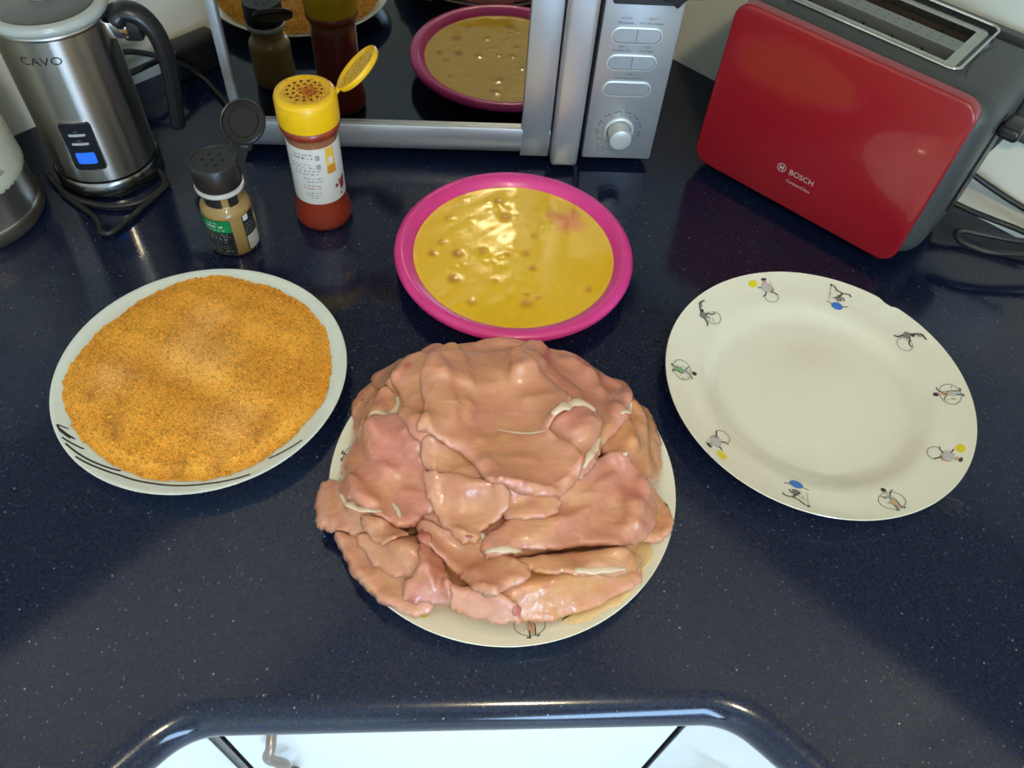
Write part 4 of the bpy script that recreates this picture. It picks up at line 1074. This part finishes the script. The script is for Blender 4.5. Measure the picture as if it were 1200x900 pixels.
MB().tube([hk(.057, .166), hk(.067, .172), hk(.080, .166), hk(.0885, .148), hk(.0900, .120), hk(.0865, .088), hk(.0815, .052)], .0115, 16, 6, flat=.75, rad=lambda t: .0125 - .003 * t + (.002 if t < .1 else 0)).build('handle', BLACK, kt, angle=180)
q = MB().rbox(.046, .066, -.009, .009, .150, .166, .002, 2)
q.xform(lambda x, y, z: (x * math.cos(ph) - y * math.sin(ph), x * math.sin(ph) + y * math.cos(ph), z)).build('handle_bracket', CHROME, kt)
q = MB().rbox(.060, .078, -.008, .008, .146, .168, .004, 3)
q.xform(lambda x, y, z: (x * math.cos(ph) - y * math.sin(ph), x * math.sin(ph) + y * math.cos(ph), z)).build('handle_root', BLACK, kt)
def cyl_map(r, ang0):      # flat (a = arc length to the right, b = z) -> on a cylinder seen from outside
    return lambda a, b, d=0: ((r + d) * math.cos(math.radians(ang0) + a / r), (r + d) * math.sin(math.radians(ang0) + a / r), b)
def cyl_plate(r, ang0, outline, d0, d1, sub=10):
    """curved thin plate: outline given as rounded rect parameters"""
    x0, x1, z0, z1, rad = outline
    o = rrect(x0, x1, z0, z1, rad, 5); f = cyl_map(r, ang0)
    q = MB(); n = 24
    xs = [x0 + (x1 - x0) * i / n for i in range(n + 1)]
    def zr(x):
        e = min(x - x0, x1 - x)
        if e < rad: k = rad - math.sqrt(max(0, rad * rad - (rad - e) ** 2)); return z0 + k, z1 - k
        return z0, z1
    for x in xs:
        a, b = zr(x)
        for d in (d0, d1): q.v += [f(x, a, d), f(x, b, d)]
    for i in range(n):
        A, B = 4 * i, 4 * i + 4
        q.f += [(A + 2, A + 3, B + 3, B + 2), (A + 1, A, B, B + 1), (A + 3, A + 1, B + 1, B + 3), (A, A + 2, B + 2, B)]
    q.f += [(0, 1, 3, 2), (4 * n, 4 * n + 2, 4 * n + 3, 4 * n + 1)]; q.mi = [0] * len(q.f)
    return q
bz = cyl_plate(.05, -83, (-.0150, .0150, .0375, .0915, .004), -.001, .0012).build('button_bezel', CHROME, kt, angle=40)
cyl_plate(.05, -83, (-.0138, .0138, .0388, .0902, .003), .0, .0016).build('button_panel', BLACK, kt, angle=40)
cyl_plate(.05, -83, (-.0085, .0085, .0460, .0585, .0015), .001, .0024).build('power_button', mat('blue_led', (.02, .13, .72), .3, emit=.55), kt, angle=40)
for z in (.0672, .0770):
    cyl_plate(.05, -83, (-.0075, .0075, z, z + .0026, .001), .001, .0021).build('indicator_bar', mat('grey_print', (.40, .42, .45), .4), kt, angle=40)
    f = cyl_map(.0518, -83); q = MB()
    q.add([f(-.0030, z + .0042), f(.0030, z + .0042), f(.0, z + .0062)], [(0, 1, 2)]); q.build('indicator_symbol', mat('dim_print', (.12, .13, .16), .4), kt, smooth=False)
v, f = text_geo('CAVO', .0105)
fm = cyl_map(.0502, -87); q = MB(); q.v = [fm(a * 1.25, .1495 + b) for a, b, c_ in v]; q.f = f; q.mi = [0] * len(f); q.build('lettering', INK, kt, smooth=False)
kc = [(-.4300, .6900, .006), (-.4199, .6779, .006), (-.4007, .6585, .005), (-.3814, .6480, .005), (-.3545, .6420, .005), (-.3300, .6470, .005), (-.3150, .6600, .005), (-.3080, .6800, .005), (-.3180, .7000, .006)]
kc2 = [(-.4080, .6630, .004), (-.3901, .6475, .004), (-.3694, .6310, .004), (-.3572, .6150, .004), (-.3523, .6047, .004), (-.3431, .6038, .004), (-.3314, .6229, .004), (-.3209, .6440, .004), (-.3040, .6807, .004)]
for pts, r in ((kc, .0030), (kc2, .0028)):
    MB().tube([(x - KT[0], y - KT[1], z) for x, y, z in pts], r, 10, 6).build('power_cord', BLACKR, kt, angle=180)

# steel pot with cream cover at the left edge
CF = (-.484, .632)
cf = empty('canister', (CF[0], CF[1], 0))
tag(cf, 'cream canister with steel base cut by the left edge of the photo', 'canister')
MB().lathe([(0, .0), (.064, .0), (.0665, .003), (.0665, .014), (.0655, .016)], 72).build('base_ring', mat('brown_steel', (.20, .17, .13), .35, metal=.8), cf, angle=40)
MB().lathe([(.0655, .016), (.0645, .018), (.0640, .052), (.0630, .0555)], 72).build('steel_body', STEEL, cf, angle=40)
q = MB(); prof_ = [(.0640, .050), (.0652, .0525), (.0655, .060), (.0640, .100), (.0610, .150), (.0570, .178), (.045, .190), (0, .194)]
q.lathe(prof_, 120, warp=lambda r, z, a: r + (.0008 * math.cos(a * 60) if z < .056 else 0))
q.build('cream_cover', mat('cream_enamel', (.58, .57, .44), .55, noise=.12, nscale=180, bump=.2, bscale=500), cf, angle=60)
for a_, z_ in ((-22, .092), (-18, .068), (-35, .08), (-50, .066), (-60, .095)):
    r_ = .0650 if z_ < .09 else .0642
    fm = cyl_map(r_ + .0009, a_); q = MB()
    for k in range(5):
        x, z = (k % 3 - 1) * .0022, z_ + (k // 3) * .0025
        q.add([fm(x - .001, z - .0011), fm(x + .001, z - .0009), fm(x + .0008, z + .001), fm(x - .0009, z + .0008)], [(0, 1, 2, 3)])
    q.build('printed_motif', mat('faded_print', (.26, .26, .22), .6), cf, smooth=False)

# cables and adapter behind the frother
for nm, lab, r, pts in (('cable', 'black cable running along the wall behind the frother handle', .0032, [(-.400, .8350, .048), (-.3889, .8420, .050), (-.3700, .8500, .050), (-.3420, .8509, .045), (-.3195, .8597, .030), (-.3035, .8666, .010), (-.2880, .8500, .005), (-.2700, .8250, .004), (-.2560, .8000, .004)]),
                        ('cable', 'lower black cable rising to the adapter behind the frother', .0036, [(-.392, .8250, .026), (-.3794, .8330, .030), (-.3625, .8403, .035), (-.3480, .8620, .033), (-.3330, .8820, .030), (-.3260, .8950, .028)])):
    tag(MB().tube(pts, r, 10, 6).build(nm, BLACKR, angle=180), lab, 'cable')
ad = empty('power_adapter', (-.318, .895, 0), PI / 4)
tag(ad, 'black power adapter standing between wall and microwave', 'adapter')
MB().rbox(-.030, .034, -.012, .016, .0, .042, .006, 3).build('case', BLACK, ad)
MB().rbox(-.010, .014, .010, .022, .010, .032, .003, 2).build('prong_block', BLACK, ad)

# ------------------------------------------------------------------ small spice jar with open black lid
SJ = (-.222, .600)
sj = empty('spice_jar', (SJ[0], SJ[1], 0))
tag(sj, 'small glass jar of tan spice with open black flip lid and green label', 'spice jar')
SPICE = mat('tan_ground_spice', (.31, .19, .055), .5, coat=.7, noise=.25, nscale=900)
MB().lathe([(0, .0), (.0215, .0), (.0232, .002), (.0235, .006), (.0235, .0475), (.0228, .0515), (.0200, .0545), (.0183, .0560), (.0178, .0580), (.0178, .0720), (0, .072)], 64).build('glass_body', SPICE, sj, angle=50)
MB().lathe([(.0180, .0700), (.0222, .0705), (.0228, .0725), (.0222, .0745), (.0190, .0755)], 64).build('neck_ring', mat('clear_ring', (.55, .54, .50), .15, coat=.6), sj, angle=50)
MB().lathe([(.0200, .0745), (.0213, .0755), (.0217, .0800), (.0215, .0975), (.0205, .0992), (.0192, .0990), (.0188, .0982), (0, .0982)], 64).build('cap', mat('black_cap_plastic', (.016, .014, .013), .35, noise=.3, nscale=300), sj, angle=40)
q = MB()
for k in range(7):
    a = 2 * PI * k / 6; r_ = .009 if k < 6 else 0
    q.add([(r_ * math.cos(a) + .0019 * math.cos(2 * PI * i / 10), r_ * math.sin(a) + .0019 * math.sin(2 * PI * i / 10), .0984) for i in range(10)], [tuple(range(10))])
q.build('shaker_holes', mat('hole_black', (.004, .004, .004), .8), sj, smooth=False)
# open lid
def oriented_lathe(prof, n, cen, nrm, name, m, parent, angle=40):
    qd = Vector(nrm).to_track_quat('Z', 'Y'); q = MB().lathe(prof, n)
    q.v = [tuple(Vector(cen) + qd @ Vector(p)) for p in q.v]
    return q.build(name, m, parent, angle=angle)
LN = Vector((-.12, -.62, .76))
lc = (-.201 - SJ[0], .646 - SJ[1], .1065)
ld = oriented_lathe([(0, -.003), (.0195, -.003), (.0212, -.0015), (.0214, .0022), (.0205, .0030), (.0196, .0026), (.0192, .0), (.0150, .0002), (.0145, .0016), (.0135, .0016), (.0130, .0002), (0, .0002)], 56, lc, LN, 'flip_lid', MATS['black_cap_plastic'], sj)
MB().tube([(.004, .0205, .0965), (.008, .0235, .0970), (.011, .0275, .0985)], .003, 8, 4, flat=.5).build('hinge', MATS['black_cap_plastic'], sj)
LBLK = mat('black_label', (.018, .018, .018), .35, coat=.4)
def dashes(parent, r, ang0, rows, m, name='printed_text'):
    fm = cyl_map(r, ang0); q = MB()
    for x0, x1, z, hgt, wl, seed in rows:
        g = random.Random(seed); x = x0
        while x < x1 - .0006:
            w = min(g.uniform(.5, 1.5) * wl, x1 - x)
            for i in range(max(1, int(w / .0011))):
                a = x + i * .0011; h2 = hgt * g.uniform(.55, 1.0)
                q.add([fm(a, z), fm(a + .0007, z), fm(a + .0007, z + h2), fm(a, z + h2)], [(0, 1, 2, 3)])
            x += w + hgt * .6
    return q.build(name, m, parent, smooth=False)
cyl_plate(.0235, -113, (-.0168, .0168, .0025, .0465, .0015), -.0003, .0004).build('label', LBLK, sj, angle=40)
cyl_plate(.0235, -113, (-.0166, .0166, .0320, .0463, .0012), .0003, .0006).build('label_band', mat('green_label', (.004, .22, .055), .35, coat=.4), sj, angle=40)
WPR = mat('white_print', (.62, .62, .60), .45)
dashes(sj, .0243, -113, [(-.006, .006, .0425, .0018, .003, 1), (-.008, .0125, .0382, .0028, .008, 2), (-.008, .0120, .0345, .0014, .003, 3)], WPR)
dashes(sj, .0241, -113, [(-.014, .013, .0290, .0013, .003, 4), (-.014, .014, .0262, .0013, .003, 5), (-.014, .012, .0228, .0022, .004, 6), (-.014, .010, .0195, .0013, .003, 7), (-.014, .013, .0150, .0013, .003, 8), (-.014, .012, .0120, .0013, .003, 9), (-.014, .014, .0082, .0020, .004, 10), (-.014, .009, .0050, .0013, .003, 11)], mat('grey_white_print', (.34, .34, .32), .45))
cyl_plate(.0235, -24, (-.0080, .0085, .0035, .0470, .0015), -.0003, .0004).build('side_label', LBLK, sj, angle=40)
cyl_plate(.0235, -24, (-.0072, .0076, .0048, .0215, .0006), .0003, .0007).build('barcode_field', mat('grey_white_label', (.48, .47, .43), .45), sj, angle=40)
cyl_plate(.0235, -24, (-.0070, -.0015, .0405, .0465, .0004), .0003, .0007).build('white_square', WPR, sj, angle=40)
dashes(sj, .0241, -24, [(-.0068, .007, .0350, .0013, .002, 21), (-.0068, .006, .0315, .0013, .002, 22), (-.0068, .007, .0280, .0013, .002, 23), (-.0068, .005, .0245, .0013, .002, 24)], MATS['grey_white_print'])
cyl_plate(.0179, -108, (-.0085, .0085, .0572, .0700, .001), .0003, .0008).build('neck_label', LBLK, sj, angle=40)
cyl_plate(.0179, -45, (-.0050, .0050, .0572, .0700, .001), .0003, .0008).build('neck_label', LBLK, sj, angle=40)

# ------------------------------------------------------------------ paprika jar with yellow cap
RJ = (-.139, .643)
rj = empty('paprika_jar', (RJ[0], RJ[1], 0))
tag(rj, 'clear jar of red paprika with open yellow cap and white label', 'spice jar')
PAP = mat('red_paprika', (.26, .030, .010), .4, coat=.8, noise=.12, nscale=500)
MB().lathe([(0, 0), (.0255, 0), (.0275, .002), (.0285, .007), (.0282, .013), (.0262, .021), (.0246, .0285), (.0242, .034), (.0242, .1000), (.0246, .1040), (.0270, .1075), (.0282, .1115), (.0272, .1150), (.0250, .1160), (0, .116)], 72).build('jar_body', PAP, rj, angle=50)
MB().lathe([(.02425, .0965), (.0250, .1040), (.0262, .1062)], 72).build('clear_shoulder', mat('dusty_clear_plastic', (.34, .14, .07), .2, coat=.7), rj, angle=60)
cyl_plate(.0242, -90, (-.0425, .0425, .0335, .0975, .001), .0, .0006).build('label', mat('white_label', (.66, .65, .62), .45), rj, angle=40)
f_ = .0249
dashes(rj, f_, -90, [(-.0190, .0030, .0910, .0020, .004, 31), (-.0190, .0010, .0800, .0013, .003, 33)], mat('red_print', (.42, .04, .03), .45))
dashes(rj, f_, -90, [(-.0190, .0030, .0870, .0022, .004, 32), (-.019, -.005, .0765, .0015, .003, 34), (-.002, .004, .0765, .0020, .003, 44), (-.017, .008, .0728, .0014, .003, 35), (-.018, .006, .0692, .0014, .003, 36), (-.010, .009, .0640, .0014, .003, 37), (-.007, .009, .0605, .0014, .003, 38), (-.008, .006, .0470, .0012, .003, 41), (-.009, .005, .0440, .0012, .003, 42), (-.004, .002, .0415, .0010, .002, 43)], mat('dark_print', (.04, .035, .035), .45))
dashes(rj, f_, -90, [(-.011, .007, .0555, .0017, .004, 39), (-.011, .007, .0522, .0017, .004, 40)], MATS['red_print'])
for z in (.0855, .0755):
    cyl_plate(.0242, -90, (.0045, .0085, z, z + .0055, .0004), .0003, .0008).build('seal_mark', mat('grey_print2', (.35, .33, .32), .5), rj, angle=40)
cyl_plate(.0242, -47, (-.0040, .0050, .0680, .0965, .0004), .0003, .0009).build('yellow_band', mat('yellow_label', (.78, .50, .07), .45), rj, angle=40)
cyl_plate(.0242, -47, (-.0040, .0050, .0680, .0770, .0004), .0006, .0011).build('orange_band', mat('orange_label', (.62, .26, .02), .45), rj, angle=40)
cyl_plate(.0242, -47, (-.0018, .0028, .0790, .0860, .0008), .0006, .0012).build('white_mark', mat('white_label', (.66, .65, .62), .45), rj, angle=40)
fm = cyl_map(.0252, -22); q = MB(); g = random.Random(9)
for k in range(26):
    x, z, r_ = g.gauss(0, .0032), .051 + g.gauss(0, .0050), g.uniform(.0012, .0024)
    q.add([fm(x + r_ * math.cos(2 * PI * i / 8), z + r_ * math.sin(2 * PI * i / 8), .0002 * (k % 3)) for i in range(8)], [tuple(range(8))])
q.build('paprika_picture', mat('picture_red', (.26, .02, .015), .5), rj, smooth=False)
yc = MB().lathe([(.0255, .1150), (.0282, .1155), (.0286, .1180), (.0283, .1390), (.0270, .1425), (.0240, .1440), (.0215, .1442), (.0205, .1432), (.0195, .1432), (0, .1432)], 72).build('cap', YELLOW, rj, angle=50)
q = MB()
for r_, n in ((.0045, 5), (.0100, 10), (.0155, 15)):
    for k in range(n):
        a = 2 * PI * k / n + r_ * 40; x, y = r_ * math.cos(a), r_ * math.sin(a)
        q.add([(x + .0015 * math.cos(2 * PI * i / 10), y + .0015 * math.sin(2 * PI * i / 10), .1434) for i in range(10)], [tuple(range(10))])
q.build('shaker_holes', mat('hole_brown', (.05, .012, .004), .8), yc, smooth=False)
# paprika dust on the cap
g = random.Random(12); q = MB()
for k in range(900):
    a = g.uniform(0, 2 * PI); r_ = abs(g.gauss(0, .012))
    x, y = r_ * math.cos(a) + .004, r_ * math.sin(a) - .001
    rad_ = math.hypot(x, y)
    if rad_ > .0265: continue
    z = .1436 if rad_ < .0200 else (.1446 if rad_ < .0240 else .1446 - (rad_ - .024) * .55)
    s = g.uniform(.0002, .0007); q.add([(x + s, y, z), (x, y + s, z), (x - s, y, z), (x, y - s, z), (x, y, z + s * .8)], [(0, 1, 4), (1, 2, 4), (2, 3, 4), (3, 0, 4)])
dust = mat('paprika_dust', (.42, .09, .01), .8)
dd = q.build('paprika_dust', dust, yc, smooth=False); dd['kind'] = 'stuff'
hx = Vector((.0265, .0085, .1385)); d1 = Vector((.72, .28, .635)).normalized(); d2 = Vector((-.36, .93, 0)).normalized(); nn = Vector((-.66, .04, .74)); nn = (nn - d1 * nn.dot(d1)).normalized()
lc = hx + d1 * .0285
fl = oriented_lathe([(0, -.0035), (.0225, -.0035), (.0245, -.0022), (.0250, .0015), (.0242, .0025), (.0225, .0018), (.0215, .0), (.0, .0)], 56, lc, nn, 'flip_lid', YELLOW, rj, angle=50)
MB().tube([tuple(hx - d1 * .003 + Vector((0, 0, -.001))), tuple(hx + d1 * .002), tuple(hx + d1 * .006)], .004, 8, 4, flat=.5).build('hinge', YELLOW, rj)
q = MB(); qd = nn.to_track_quat('Z', 'Y')
for k in range(90):
    a = g.uniform(0, 2 * PI); r_ = .019 * math.sqrt(g.random()); s = g.uniform(.0003, .0008)
    for pp in [(r_ * math.cos(a), r_ * math.sin(a), .0002)]:
        P0 = lc + qd @ Vector(pp); e1 = qd @ Vector((s, 0, 0)); e2 = qd @ Vector((0, s, 0)); e3 = qd @ Vector((0, 0, s * .7))
        q.add([P0 + e1, P0 + e2, P0 - e1, P0 - e2, P0 + e3], [(0, 1, 4), (1, 2, 4), (2, 3, 4), (3, 0, 4)])
dd = q.build('paprika_dust', dust, fl, smooth=False); dd['kind'] = 'stuff'
